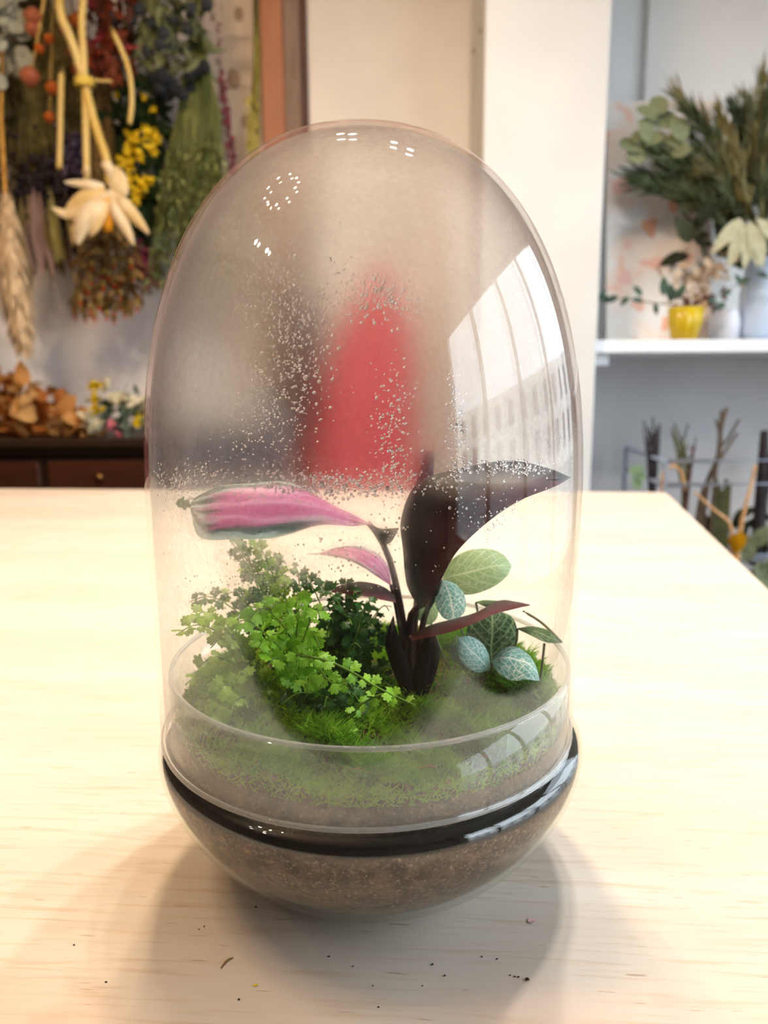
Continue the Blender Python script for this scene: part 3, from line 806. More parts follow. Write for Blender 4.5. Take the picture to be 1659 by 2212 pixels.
def pink_leaf_mat():
    m, nt = new_mat('pink_leaf'); b = NB(nt); uv = b.coord('UV')
    s = b.n('ShaderNodeSeparateXYZ'); nt.links.new(uv, s.inputs[0]); u, v = s.outputs[0], s.outputs[1]
    vc = b.math('ABSOLUTE', b.math('SUBTRACT', v, 0.5))
    # streaks that leave the midrib towards the edge
    st = b.math('ADD', b.math('MULTIPLY', v, 0.75), b.math('MULTIPLY', u, 0.22))
    nz = b.noise(b.mapping(uv, (2.2, 1.2, 1)), 3.0, 3, 0.6)
    band = b.math('SINE', b.math('MULTIPLY_ADD', st, 34.0, b.math('MULTIPLY', nz, 6.0)))
    pink = b.mixc(b.ramp(band, 0.3, 1.0, 0.0, 0.65), lin((204, 106, 150)), lin((232, 176, 202)))
    edge = b.math('MULTIPLY', b.ramp(b.math('MULTIPLY_ADD', nz, 0.16, vc), 0.38, 0.46), b.ramp(u, 0.10, 0.5))
    tip = b.ramp(b.math('MULTIPLY_ADD', b.math('SINE', b.math('MULTIPLY', v, 26.0)), 0.03, u), 0.80, 0.88)
    ev = b.math('MAXIMUM', edge, tip)
    green = b.mixc(b.ramp(band, -0.2, 0.5), lin((72, 92, 84)), lin((186, 200, 190)))
    c = b.mixc(ev, pink, green)
    c = b.mixc(b.ramp(vc, 0.0, 0.035, 0.7, 0.0), c, lin((236, 160, 186)))
    p_ = b.prin(c, 0.4, spec=0.4); t = b.n('ShaderNodeBsdfTranslucent'); nt.links.new(c, t.inputs[0])
    b.out(b.mix(0.35, p_, t.outputs[0])); return m
def dark_leaf_mat(name, c1, c2, c3):
    m, nt = new_mat(name); b = NB(nt); uv = b.coord('UV')
    s = b.n('ShaderNodeSeparateXYZ'); nt.links.new(uv, s.inputs[0]); u, v = s.outputs[0], s.outputs[1]
    nz = b.noise(b.mapping(uv, (2.5, 1.5, 1)), 3.0, 4, 0.6)
    c = b.mixc(b.ramp(b.math('MULTIPLY_ADD', nz, 0.5, v), 0.55, 1.25), lin(c1), lin(c2))
    band = b.math('SINE', b.math('MULTIPLY_ADD', b.math('ADD', u, b.math('ABSOLUTE', b.math('SUBTRACT', v, 0.5))), 90.0, b.math('MULTIPLY', nz, 4.0)))
    c = b.mixc(b.ramp(band, 0.4, 1.0, 0, 0.35), c, lin(c3))
    b.out(b.prin(c, 0.45, spec=0.22)); return m
M_pink = pink_leaf_mat()
M_dark = dark_leaf_mat('maroon_leaf', (26, 14, 16), (86, 26, 36), (52, 20, 26))
M_sheath = plain('sheath_dark', (10, 7, 7), (20, 11, 11), 90, 0.8, spec=0.15)
M_mstem = plain('maroon_stem', (36, 18, 18), (58, 28, 28), 120, 0.5)
pp = thing('prayer_plant', G(888, 1470, 0.097), 'prayer plant with pink and dark maroon leaves in the glass terrarium', 'plant')
def leafobj(A, B, mat, label=None, bulge=0.006, bdir=(0, -1, 0.2), nu=30, nv=10, wave=0.0, name='leaf', parent=None):
    m = MB(); m.loft(path(A), path(B), nu, nv, bulge, bdir, wave)
    return m.build(name, mat, parent or pp, label=label)
# broad pink leaf reaching over the fern
lf = leafobj([(797, 1131, -.012), (745, 1105, -.014), (680, 1066, -.018), (600, 1040, -.024), (520, 1044, -.030), (450, 1062, -.036), (420, 1074, -.040), (410, 1086, -.041)],
        [(797, 1131, -.012), (735, 1136, -.030), (665, 1140, -.040), (570, 1166, -.050), (500, 1166, -.054), (445, 1162, -.056), (424, 1150, -.053), (413, 1112, -.045)],
        M_pink, 'broad pink leaf with green-grey edge streaks', 0.004, (0, -0.3, 1), nu=44, nv=16, wave=0.0008)
m = MB(); m.tube(path([(800, 1133, -.016), (700, 1108, -.026), (600, 1100, -.035), (500, 1106, -.043), (418, 1112, -.047)]), [0.0009, 0.0008, 0.0006, 0.0005, 0.0003], 6)
m.build('midrib', plain('pink_rib', (222, 120, 156), rough=0.5), lf)
# great dark leaf arching to the side
lf = leafobj([(905, 1312, -.004), (880, 1265, -.006), (870, 1190, -.010), (866, 1120, -.014), (905, 1042, -.014), (1000, 1010, -.012), (1100, 995, -.014), (1180, 1010, -.024), (1236, 1031, -.036)],
        [(918, 1312, -.006), (948, 1262, -.016), (985, 1195, -.030), (1030, 1148, -.040), (1085, 1105, -.046), (1130, 1078, -.046), (1170, 1062, -.044), (1205, 1048, -.040), (1236, 1032, -.036)],
        M_dark, 'large folded leaf, dark maroon, nearly black', 0.007, (-0.4, -1, 0.2), nu=44, nv=16, wave=0.0006)
m = MB(); m.tube(path([(911, 1312, -.006), (905, 1230, -.016), (925, 1150, -.027), (990, 1090, -.034), (1080, 1055, -.035), (1160, 1040, -.037), (1234, 1031, -.037)]), [0.0011, 0.0011, 0.0009, 0.0007, 0.0005, 0.0004, 0.0002], 6)
m.build('midrib', M_mstem, lf)
# rolled young leaf
def rolled(pts, radii, mat, label):
    c = resample(path(pts), 22); m = MB(); vs = []; uvs = []; nv = 20
    for i, p in enumerate(c):
        t = i / 21.0; r = np.interp(t, np.linspace(0, 1, len(radii)), radii)
        for j in range(nv + 1):
            a = 2 * PI * 1.35 * j / nv; k = 1 + 0.10 * j / nv
            vs.append(p + Vector((math.cos(a) * r * k, math.sin(a) * r * k, 0))); uvs.append((t, j / nv))
    m.add(vs, [(i * (nv + 1) + j, i * (nv + 1) + j + 1, (i + 1) * (nv + 1) + j + 1, (i + 1) * (nv + 1) + j) for i in range(21) for j in range(nv)], uvs)
    return m.build('leaf', mat, pp, label=label)
rolled([(905, 1250, .014), (908, 1120, .014), (918, 1040, .012), (928, 975, .010)], [0.0018, 0.0046, 0.0054, 0.0022], dark_leaf_mat('young_leaf', (120, 40, 66), (48, 32, 56), (84, 40, 64)), 'young rolled leaf, pink and purple')
# small arched pink leaf further back
leafobj([(845, 1262, .022), (838, 1225, .022), (815, 1195, .022), (770, 1178, .022), (725, 1183, .022), (690, 1194, .022), (662, 1196, .022)],
        [(845, 1266, .022), (815, 1246, .010), (785, 1226, .006), (755, 1212, .006), (722, 1203, .010), (692, 1199, .016), (662, 1198, .022)], M_pink, 'small arched pink leaf', 0.003)
# flat leaves seen edge-on
leafobj([(865, 1300, .018), (830, 1268, .020), (780, 1256, .022), (735, 1264, .024), (705, 1272, .026), (650, 1276, .028)],
        [(865, 1304, .016), (825, 1296, .004), (775, 1286, .000), (735, 1282, .006), (700, 1279, .016), (650, 1278, .028)], M_dark, 'dark leaf lying flat', 0.002)
lf = leafobj([(888, 1372, -.004), (930, 1350, -.006), (985, 1336, -.008), (1030, 1326, -.010), (1075, 1298, .006), (1110, 1299, .002), (1146, 1306, -.004)],
        [(888, 1384, -.016), (930, 1376, -.034), (985, 1362, -.040), (1030, 1344, -.040), (1070, 1326, -.030), (1110, 1316, -.018), (1146, 1307, -.004)],
        M_dark, 'dark leaf stretched out sideways', 0.003, (0, -.2, 1))
for pts, r0, r1 in (([(885, 1480, .002), (868, 1330, .002), (845, 1220, -.002), (822, 1165, -.006), (797, 1131, -.014)], 0.0024, 0.0014),
                    ([(888, 1480, .004), (886, 1380, .002), (888, 1330, .000), (908, 1306, -.005)], 0.0028, 0.0018),
                    ([(892, 1480, .006), (915, 1340, .004), (938, 1290, -.002), (950, 1255, -.014)], 0.0022, 0.0013),
                    ([(890, 1480, .010), (896, 1350, .014), (905, 1250, .014)], 0.0022, 0.0016),
                    ([(886, 1480, .012), (862, 1340, .018), (845, 1262, .022)], 0.0020, 0.0012),
                    ([(884, 1480, .012), (872, 1360, .018), (865, 1302, .018)], 0.0020, 0.0012),
                    ([(890, 1480, .002), (884, 1410, -.004), (888, 1376, -.010)], 0.0022, 0.0014)):
    c = resample(path(pts), 12); m = MB(); m.tube(c, list(np.linspace(r0, r1, 12)), 8); m.build('stem', M_mstem, pp)
m = MB(); m.loft(path([(862, 1142, -.006), (846, 1170, -.006), (832, 1178, -.006)]), path([(860, 1140, -.010), (825, 1142, -.013), (808, 1136, -.013)]), 8, 4, 0.001); m.build('sheath', M_mstem, pp)
for pts in ([(886, 1535, -.022), (872, 1460, -.020), (856, 1390, -.016), (850, 1340, -.010)], [(900, 1545, -.022), (908, 1460, -.020), (922, 1390, -.014), (928, 1350, -.006)], [(905, 1520, -.016), (925, 1450, -.012), (938, 1400, -.006), (935, 1360, .0)], [(880, 1510, -.012), (862, 1440, -.006), (845, 1390, .0), (850, 1330, .006)]):
    c = resample(path(pts), 10); m = MB(); a_ = [p + Vector((-0.0042 * math.sin(PI * (0.12 + 0.86 * i / 9)), 0, 0)) for i, p in enumerate(c)]; b_ = [p + Vector((0.0042 * math.sin(PI * (0.12 + 0.86 * i / 9)), -0.002, 0)) for i, p in enumerate(c)]
    m.loft(a_, b_, 12, 6, 0.003); m.build('sheath', M_sheath, pp)

# ---- nerve plant
def nerve_mat(name, base1, base2, vein, net=0.8):
    m, nt = new_mat(name); b = NB(nt); uv = b.coord('UV')
    s = b.n('ShaderNodeSeparateXYZ'); nt.links.new(uv, s.inputs[0]); u, v = s.outputs[0], s.outputs[1]
    vc = b.math('ABSOLUTE', b.math('SUBTRACT', v, 0.5))
    side = b.math('SUBTRACT', u, b.math('MULTIPLY', b.math('POWER', vc, 1.2), 0.75))
    d = b.math('ABSOLUTE', b.math('SUBTRACT', b.math('FRACT', b.math('MULTIPLY', side, 7.0)), 0.5))
    veins = b.ramp(d, 0.0, 0.10, 1.0, 0.0)
    mid = b.ramp(vc, 0.008, 0.035, 1.0, 0.0)
    vo = b.n('ShaderNodeTexVoronoi', feature='DISTANCE_TO_EDGE'); vo.inputs['Scale'].default_value = 9.0
    nt.links.new(b.mapping(uv, (1.5, 1.0, 1)), vo.inputs['Vector'])
    nets = b.ramp(vo.outputs[0], 0.0, 0.07, net, 0.0)
    f = b.math('MAXIMUM', b.math('MAXIMUM', b.math('MULTIPLY', veins, 0.85), mid), nets)
    c = b.mixc(b.noise(uv, 4.0, 2), lin(base1), lin(base2)); c = b.mixc(f, c, lin(vein))
    p_ = b.prin(c, 0.5, spec=0.3, bump=f, bstr=-0.3, bdist=0.0006); t = b.n('ShaderNodeBsdfTranslucent'); nt.links.new(c, t.inputs[0])
    b.out(b.mix(0.25, p_, t.outputs[0])); return m
M_n1 = nerve_mat('nerve_leaf_pale', (138, 172, 112), (160, 190, 134), (204, 222, 176), 0.6)
M_n2 = nerve_mat('nerve_leaf_dark', (30, 66, 30), (48, 88, 42), (160, 190, 136), 0.65)
M_n3 = nerve_mat('nerve_leaf_blue', (100, 164, 156), (124, 186, 176), (240, 250, 240), 0.95)
npnt = thing('nerve_plant', G(1040, 1480, 0.1), 'green nerve plant with pale net veins under the dark maroon leaf', 'plant')
def nleaf(A, B, mat, label, bulge=0.002, bdir=(0, -1, 0.4)): return leafobj(A, B, mat, label, bulge, bdir, 20, 12, 0, 'leaf', npnt)
nleaf([(955, 1250, .012), (975, 1210, .014), (1015, 1188, .016), (1060, 1186, .016), (1090, 1200, .014), (1105, 1222, .010)],
      [(955, 1252, .010), (985, 1280, .000), (1020, 1284, -.004), (1065, 1268, -.002), (1095, 1245, .004), (1105, 1224, .010)], M_n1, 'large pale green leaf with light veins')
nleaf([(955, 1253, -.002), (942, 1280, -.004), (942, 1310, -.008), (958, 1335, -.014), (975, 1340, -.018)],
      [(957, 1253, -.002), (985, 1262, -.002), (1005, 1290, -.006), (1002, 1325, -.014), (977, 1340, -.018)], M_n3, 'pale blue-green leaf hanging down')
nleaf([(905, 1262, .022), (895, 1290, .020), (894, 1320, .016), (910, 1345, .012), (925, 1350, .010)],
      [(907, 1262, .022), (930, 1270, .022), (946, 1300, .018), (944, 1335, .012), (927, 1350, .010)], M_n1, 'pale leaf partly behind a stem')
nleaf([(1062, 1440, -.002), (1015, 1405, .002), (1008, 1360, .006), (1030, 1322, .012), (1058, 1315, .014)],
      [(1064, 1440, -.002), (1100, 1408, .000), (1117, 1370, .004), (1105, 1332, .010), (1060, 1315, .014)], M_n2, 'dark green leaf with fine light veins')
nleaf([(1058, 1448, -.026), (1030, 1452, -.030), (1000, 1432, -.032), (988, 1405, -.030), (990, 1378, -.026)],
      [(1059, 1446, -.026), (1056, 1415, -.022), (1040, 1388, -.020), (1015, 1374, -.022), (992, 1377, -.026)], M_n3, 'small blue-green leaf with white veins', 0.003)
nleaf([(1064, 1428, -.026), (1082, 1404, -.020), (1110, 1396, -.018), (1140, 1412, -.022), (1158, 1440, -.028), (1166, 1470, -.034)],
      [(1064, 1430, -.026), (1075, 1452, -.034), (1105, 1470, -.040), (1135, 1468, -.042), (1155, 1470, -.040), (1166, 1471, -.034)], M_n3, 'blue-green leaf with bold white veins', 0.003, (0, -0.6, 1))
nleaf([(1118, 1357, -.004), (1150, 1353, -.006), (1185, 1362, -.012), (1216, 1388, -.020)],
      [(1118, 1359, -.004), (1145, 1372, -.016), (1180, 1388, -.024), (1216, 1389, -.020)], M_n2, 'narrow dark leaf seen from the side', 0.001)
nleaf([(1028, 1300, .010), (1050, 1296, .010), (1100, 1300, .008), (1144, 1308, .004)], [(1028, 1302, .008), (1060, 1314, -.004), (1105, 1314, -.004), (1144, 1309, .004)], M_n2, 'thin leaf seen edge-on', 0.001)
nleaf([(1010, 1450, -.004), (985, 1430, -.004), (972, 1400, -.002), (985, 1372, .002)], [(1012, 1450, -.004), (1012, 1425, -.002), (1005, 1392, .000), (987, 1371, .002)], M_n2, 'dark leaf in the shade', 0.002)
for pts in ([(1035, 1490, .002), (1010, 1400, .004), (975, 1300, .006), (955, 1251, .010)], [(1037, 1490, .002), (1050, 1465, -.004), (1063, 1440, -.002)],
            [(1038, 1490, -.004), (1052, 1462, -.020), (1062, 1446, -.026), (1064, 1430, -.026)], [(1064, 1440, -.002), (1110, 1400, .000), (1118, 1358, -.004)],
            [(1064, 1438, .002), (1040, 1360, .008), (1028, 1301, .009)], [(1130, 1320, .004), (1170, 1345, -.004), (1212, 1386, -.020)],
            [(1166, 1480, -.02), (1172, 1430, -.02), (1176, 1390, -.019)], [(1000, 1490, .004), (950, 1400, .016), (906, 1263, .022)]):
    m = MB(); m.tube(resample(path(pts), 12), 0.0007, 6); m.build('stem', plain('nerve_stem', (120, 128, 84), (96, 92, 62), 90, 0.6), npnt)

# ---- creeping fern: stems with small lobed leaflets
def leaflet_mesh(name, mat, lobes=3, depth=0.26):
    m = MB(); n = 6 * lobes + 1; vs = [(0, 0, 0)]; uvs = [(0, 0.5)]
    for k in range(n):
        t = -1 + 2 * k / (n - 1); a = t * 1.95
        r = 0.60 * (1 - depth * (1 - abs(math.sin(PI * lobes * k / (n - 1)))) ** 1.4) * (1 - 0.15 * abs(t))
        x_ = 0.42 + r * math.cos(a); y_ = r * math.sin(a) * 0.92
        vs.append((x_, y_, -0.10 * (x_ * x_) - 0.22 * abs(y_) * abs(y_) + 0.05 * math.sin(k * 2.1))); uvs.append((x_, y_ * 0.5 + 0.5))
    vs.append((0.45, 0, 0.05)); uvs.append((0.45, 0.5)); c = len(vs) - 1
    fs = [(c, k, k + 1) for k in range(1, n)] + [(c, 0, 1), (c, n, 0)]
    m.add(vs, fs, uvs); return m
def fern_mat(name, c1, c2):
    m, nt = new_mat(name); b = NB(nt)
    oi = b.n('ShaderNodeObjectInfo'); nz = b.noise(b.coord('Object'), 2.5, 2)
    c = b.mixc(b.math('MULTIPLY_ADD', nz, 0.4, b.math('MULTIPLY', oi.outputs['Random'], 0.7)), lin(c1), lin(c2))
    p_ = b.prin(c, 0.38, spec=0.45); t = b.n('ShaderNodeBsdfTranslucent'); nt.links.new(c, t.inputs[0])
    b.out(b.mix(0.38, p_, t.outputs[0])); return m
M_f1 = fern_mat('fern_bright', (118, 190, 30), (174, 222, 72))
M_f2 = fern_mat('fern_shaded', (18, 74, 14), (52, 112, 26))  # darkened copy of the leaf green, painting the shade inside the fern
M_f3 = fern_mat('fern_olive', (118, 156, 16), (152, 186, 38))
M_fs = plain('fern_stem', (120, 156, 44), (92, 120, 34), 200, 0.5)
fern = thing('creeping_fern', G(650, 1520, 0.098), 'bushy bright green creeping fern with lobed leaflets at the front of the terrarium', 'plant')
LM = {}
for key, mt in (('b', M_f1), ('d', M_f2), ('o', M_f3)):
    LM[key] = [leaflet_mesh('leaflet', mt, 4, 0.34).mesh('leaflet', mt), leaflet_mesh('leaflet', mt, 5, 0.30).mesh('leaflet', mt)]
rf = random.Random(21)
items = []      # (distance, mesh key, pos, dir, normal, scale, stem)
def frond(pts, key, size, step=0.0052, start=0.15, rad=0.0005):
    c = resample(path(pts), 26); m = MB(); m.tube(c, list(np.linspace(rad * 1.3, rad * 0.6, 26)), 5); st = m.build('stem', M_fs, fern)
    tot = sum((c[i + 1] - c[i]).length for i in range(25)); n = max(4, int(tot * (1 - start) / step)); sd = 1
    for k in range(n):
        t = start + (1 - start) * (k + rf.uniform(0, 0.5)) / n; f = min(24.0, t * 25); i = int(f); p = c[i].lerp(c[i + 1], f - i); d = (c[i + 1] - c[i]).normalized()
        up = Vector((rf.uniform(-.4, .4), rf.uniform(-.9, -.2), rf.uniform(.5, 1)))
        s_ = d.cross(up).normalized()
        for q in ((sd, -sd) if rf.random() < 0.75 else (sd,)):
            dd = (s_ * q + d * rf.uniform(0.1, 0.8) + rv(0.35, rf)).normalized(); sc = size * rf.uniform(0.7, 1.15) * (1 - 0.35 * max(0, t - 0.6))
            e = p + dd * sc
            if math.hypot(e.x - DX, e.y) > 0.1035 or e.z < ground_z(e.x, e.y) + 0.001: continue
            items.append(((p - CAM).length, key, p, dd, up + rv(0.5, rf), sc, st))
        sd = -sd
def root(px, py): g = G(px, py, 0.098); return g
def arch(tx, ty, ty_y, rx, ry, lift, key, size, **k):
    """frond from a root pixel on the soil to a tip pixel at depth ty_y"""
    g = root(rx, ry); mx, my = (rx + tx) / 2 + rf.uniform(-25, 25), min(ry, ty) - lift
    frond([(rx, ry, g.y), (rx * 0.6 + mx * 0.4, ry * 0.5 + my * 0.5, g.y * 0.7 + ty_y * 0.3), (mx * 0.5 + tx * 0.5, my * 0.6 + ty * 0.4, g.y * 0.3 + ty_y * 0.7), (tx, ty, ty_y)], key, size, **k)
# front bright cluster
for tx, ty in ((500, 1360), (540, 1335), (585, 1320), (640, 1310), (690, 1335), (560, 1400), (620, 1370), (690, 1395), (575, 1440), (640, 1430), (700, 1440), (610, 1475), (660, 1480)):
    arch(tx, ty, rf.uniform(-.058, -.040), rf.uniform(600, 690), rf.uniform(1515, 1545), 30, 'b', 0.0072)
frond([(640, 1415, -.05), (700, 1425, -.056), (760, 1452, -.060), (810, 1482, -.062), (850, 1502, -.062), (897, 1524, -.060)], 'b', 0.0062, 0.0058, 0.05, 0.0006)
frond([(690, 1445, -.056), (705, 1465, -.06), (722, 1478, -.062), (745, 1480, -.062)], 'b', 0.006)
frond([(835, 1498, -.061), (800, 1510, -.058), (765, 1540, -.054), (762, 1585, -.050)], 'b', 0.0058)
for tx, ty in ((745, 1500), (700, 1530), (780, 1520), (670, 1560), (720, 1575), (640, 1530), (610, 1520), (690, 1590), (650, 1580), (800, 1545)):
    arch(tx, ty, -.045, rf.uniform(690, 740), 1540, 40, 'd', 0.0066)
# olive cluster on the other side, behind the mist
for tx, ty in ((400, 1480), (430, 1440), (455, 1400), (480, 1360), (430, 1530), (470, 1500), (510, 1470), (450, 1560), (500, 1545), (540, 1520), (420, 1345), (380, 1372), (505, 1590), (560, 1560)):
    arch(tx, ty, rf.uniform(-.055, -.030), rf.uniform(520, 590), rf.uniform(1500, 1545), 35, 'o', 0.0072)
# tall sprigs and the back
for tx, ty in ((500, 1178), (545, 1195), (590, 1215), (630, 1235), (560, 1250), (480, 1290), (410, 1300), (620, 1270), (385, 1095), (520, 1235), (575, 1225), (610, 1250), (590, 1280), (540, 1290), (510, 1300), (640, 1290)):
    arch(tx, ty, rf.uniform(-.012, .018), rf.uniform(590, 660), rf.uniform(1460, 1500), 10, 'o' if rf.random() < 0.5 else 'd', 0.0068)
for tx, ty in ((690, 1480), (715, 1455), (735, 1470), (760, 1440), (785, 1470), (820, 1480), (845, 1490), (770, 1500), (700, 1400), (735, 1375), (790, 1340), (830, 1350), (850, 1375), (720, 1345), (765, 1320), (700, 1270), (740, 1265), (770, 1290), (800, 1310), (840, 1320), (720, 1320), (760, 1350), (810, 1360), (690, 1290), (780, 1400), (830, 1400), (740, 1410), (800, 1450), (850, 1450), (655, 1255)):
    arch(tx, ty, rf.uniform(-.02, .018), rf.uniform(700, 790), rf.uniform(1460, 1510), 15, 'd', 0.0072)
items.sort(key=lambda t: t[0])
for (dist, key, p, dd, up, sc, st) in items[:296]:
    inst('leaflet', rf.choice(LM[key]), st, p, dd, up, sc)
for key, mt in (('b', M_f1), ('d', M_f2), ('o', M_f3)):
    rest = [t for t in items[296:] if t[1] == key]
    if not rest: continue
    pr = leaflet_mesh('l', mt, 4, 0.34); m = MB()
    for (dist, k_, p, dd, up, sc, st) in rest:
        y_ = up.cross(dd).normalized(); z_ = dd.cross(y_)
        m.add([p + (dd * v[0] + y_ * v[1] + z_ * v[2]) * sc for v in pr.v], pr.f, [pr.uv[i] for i in range(len(pr.v))])
    m.build('foliage', mt, fern, kind='stuff')
# ================================================================== SIDEBOARD AND WHAT LIES ON IT
M_sb = wood_mat('dark_walnut', (44, 24, 13), (35, 19, 10), (24, 13, 7), 'X', 0.7, 0.5, 0.3)
M_sb2 = wood_mat('reddish_walnut', (64, 30, 12), (50, 23, 9), (34, 16, 7), 'X', 0.8, 0.5, 0.3)
SBT = P(100, 950, 1.95).z; sx0, sx1 = -1.75, P(640, 950, 2.30).x
sb = thing('sideboard', ((sx0 + sx1) / 2, 2.16, ZF), 'dark walnut sideboard standing against the plaster wall', 'sideboard')
bx((sx0, 1.94, SBT - 0.028), (sx1, 2.37, SBT), 'top', M_sb, sb, 0.006)
bx((sx0 + 0.02, 1.955, SBT - 0.046), (sx1 - 0.02, 2.36, SBT - 0.0285), 'moulding', M_sb, sb, 0.005)
bx((sx0 + 0.03, 1.985, ZF + 0.08), (sx1 - 0.03, 2.36, SBT - 0.0465), 'body', M_sb, sb, 0.004)
nd = 4; dwid = (sx1 - sx0 - 0.10) / nd
for k in range(nd):
    a = sx0 + 0.05 + k * dwid
    d_ = bx((a + 0.012, 1.968, SBT - 0.165), (a + dwid - 0.012, 1.9845, SBT - 0.068), 'drawer', M_sb2, sb, 0.005)
    m = MB(); m.ell((a + dwid / 2, 1.957, SBT - 0.117), (0.012, 0.011, 0.012), 10, 8); m.build('knob', M_brass, d_)
    d_ = bx((a + 0.012, 1.968, ZF + 0.12), (a + dwid - 0.012, 1.9845, SBT - 0.19), 'cabinet_door', M_sb2, sb, 0.005)
    m = MB(); m.ell((a + dwid - 0.04, 1.957, ZF + 0.45), (0.011, 0.011, 0.011), 10, 8); m.build('knob', M_brass, d_)
for px_ in (sx0 + 0.06, sx1 - 0.06):
    for y_ in (2.01, 2.33):
        m = MB(); m.tube([(px_, y_, ZF), (px_, y_, ZF + 0.079)], [0.018, 0.028], 10); m.build('foot', M_sb, sb)

def lerp(a, b, t): return a + (b - a) * t
def rnd_dir(rnd, up=0.0): return Vector((rnd.uniform(-1, 1), rnd.uniform(-1, 1), rnd.uniform(-1, 1) + up)).normalized()

def leaf_proto(name, mat, W=0.4, fold=0.25, curl=0.15, shape=(0.45, 0.8), nu=5, nv=1):
    m = MB(); m.leaf((0, 0, 0), (1, 0, 0), (0, 0, 1), 1.0, W, fold, curl, nu, nv, shape); return m.mesh(name, mat)
def leaves(parent, me, pts, name='leaf'):
    for p, d, nn, sc in pts: inst(name, me, parent, p, d, nn, sc)

# tan dried hydrangea-like leaves heaped on the sideboard
rb = random.Random(31)
YS = 2.12
pile = thing('dried_leaf_heap', P(60, 945, YS), 'heap of crumpled orange-tan dried leaves lying on the dark sideboard', 'dried leaves')
M_tan = [plain('tan_leaf_%d' % i, c1, c2, 40, 0.75, trans=0.25) for i, (c1, c2) in enumerate((((206, 150, 84), (176, 116, 56)), ((186, 116, 52), (150, 84, 34)), ((220, 172, 110), (196, 142, 78))))]
tm = [leaf_proto('leaf', q, 0.62, 0.5, 0.35, (0.5, 0.6)) for q in M_tan]
m = MB(); m.tube([P(-60, 938, YS), P(40, 930, YS), P(130, 934, YS), P(205, 938, YS)], [0.014, 0.022, 0.014, 0.004], 8); m.build('stem', M_tan[1], pile)
for k in range(150):
    u = rb.random(); x_ = lerp(-70, 205, u); topy = np.interp(x_, [-70, 20, 60, 120, 170, 205], [800, 796, 815, 850, 895, 925])
    y_ = rb.uniform(topy + 12, 930); Yd = YS + rb.uniform(-0.07, 0.09)
    inst('leaf', rb.choice(tm), pile, P(x_, y_, Yd), rnd_dir(rb), rnd_dir(rb, 0.4), PX(rb.uniform(34, 62), Yd))
# little bouquet of white and yellow flowers
bq = thing('small_bouquet', P(250, 945, 2.06), 'small lying bouquet of cream and yellow dried flowers with grey-green leaves', 'bouquet')
M_gg = plain('grey_green_leaf', (96, 112, 90), (70, 86, 66), 40, 0.7, trans=0.2); M_cream = plain('cream_petal', (226, 216, 190), (206, 196, 160), 60, 0.7, trans=0.2)
M_yel = plain('yellow_petal', (226, 196, 28), (204, 164, 16), 60, 0.6, trans=0.2); M_pnk = plain('pink_petal', (206, 116, 124), (186, 92, 104), 50, 0.6, trans=0.2)
ggl = leaf_proto('leaf', M_gg, 0.36); crl = leaf_proto('petal', M_cream, 0.5); yll = leaf_proto('petal', M_yel, 0.6); pkl = leaf_proto('petal', M_pnk, 0.7)
YQ = 2.06
m = MB()
for k in range(9): m.tube([P(240 + rb.uniform(-10, 10), 925, YQ), P(300, 930 - k * 9, YQ), P(420, 932 - k * 6, YQ + 0.05)], 0.0022, 5)
m.build('stems', M_gg, bq)
for k in range(90): inst('leaf', ggl, bq, P(rb.uniform(216, 330), rb.uniform(845, 942), YQ + rb.uniform(-.03, .04)), rnd_dir(rb), rnd_dir(rb), PX(rb.uniform(26, 44), YQ))
for cx_, cy_, pm, nn_, s_ in ((203, 828, yll, 8, 15), (203, 866, yll, 10, 16), (210, 888, yll, 8, 14), (296, 905, yll, 8, 15), (232, 835, crl, 9, 16), (250, 868, crl, 10, 18), (190, 905, crl, 12, 20), (210, 922, crl, 10, 18), (272, 862, crl, 9, 17), (296, 870, crl, 8, 18), (245, 918, pkl, 7, 13), (258, 944, pkl, 6, 12)):
    c = P(cx_, cy_, YQ - 0.03); s_ *= 1.35
    hd = MB(); hd.ell(c, PX(s_ * 0.32, YQ), 8, 6); h_ = hd.build('flower', {id(yll): M_yel, id(crl): M_cream, id(pkl): M_pnk}[id(pm)], bq)
    for j in range(nn_): inst('petal', pm, h_, c, rnd_dir(rb), rnd_dir(rb), PX(s_, YQ))
# dark seed heads standing in a brown crock, seen only through the mist
Yc = 2.08; cb = Vector((P(592, 940, Yc).x, Yc, SBT)); ck = thing('brown_crock', cb, 'dark brown stoneware crock standing on the sideboard behind the misted dome', 'jar')
m = MB(); m.lathe([(0, 0), (0.036, 0), (0.046, 0.01), (0.054, 0.05), (0.05, 0.09), (0.038, 0.108), (0.041, 0.116), (0.035, 0.116), (0.034, 0.1), (0.03, 0.02), (0, 0.02)], 28, cb); m.build('body', plain('brown_glaze', (74, 44, 26), (52, 30, 18), 20, 0.35), ck)
sd = thing('seed_head_stems', cb + Vector((0, 0, 0.03)), 'tall dark brown dried seed heads standing in the brown crock', 'dried flowers')
m = MB(); ends = []
for k in range(60):
    e = P(640 + rb.uniform(-40, 36), rb.uniform(620, 860), Yc + rb.uniform(-.04, .04)); ends.append(e); m.tube([cb + Vector((rb.uniform(-.02, .02), rb.uniform(-.02, .02), 0.03)), cb + Vector((rb.uniform(-.02, .02), rb.uniform(-.02, .02), 0.13)), e], 0.0022, 5)
m.build('stem', plain('seed_stem', (92, 62, 40), (70, 46, 30), 40, 0.8), sd)
sh_ = MB(); sh_.ell((0, 0, 0), (0.014, 0.014, 0.04), 8, 7, jit=0.1, rnd=rb); shm = sh_.mesh('seed_head', plain('seed_head_brown', (62, 38, 26), (44, 27, 18), 120, 0.85))
for e in ends: inst('seed_head', shm, sd, e, (1, 0, 0), (rb.uniform(-.3, .3), rb.uniform(-.3, .3), 1))
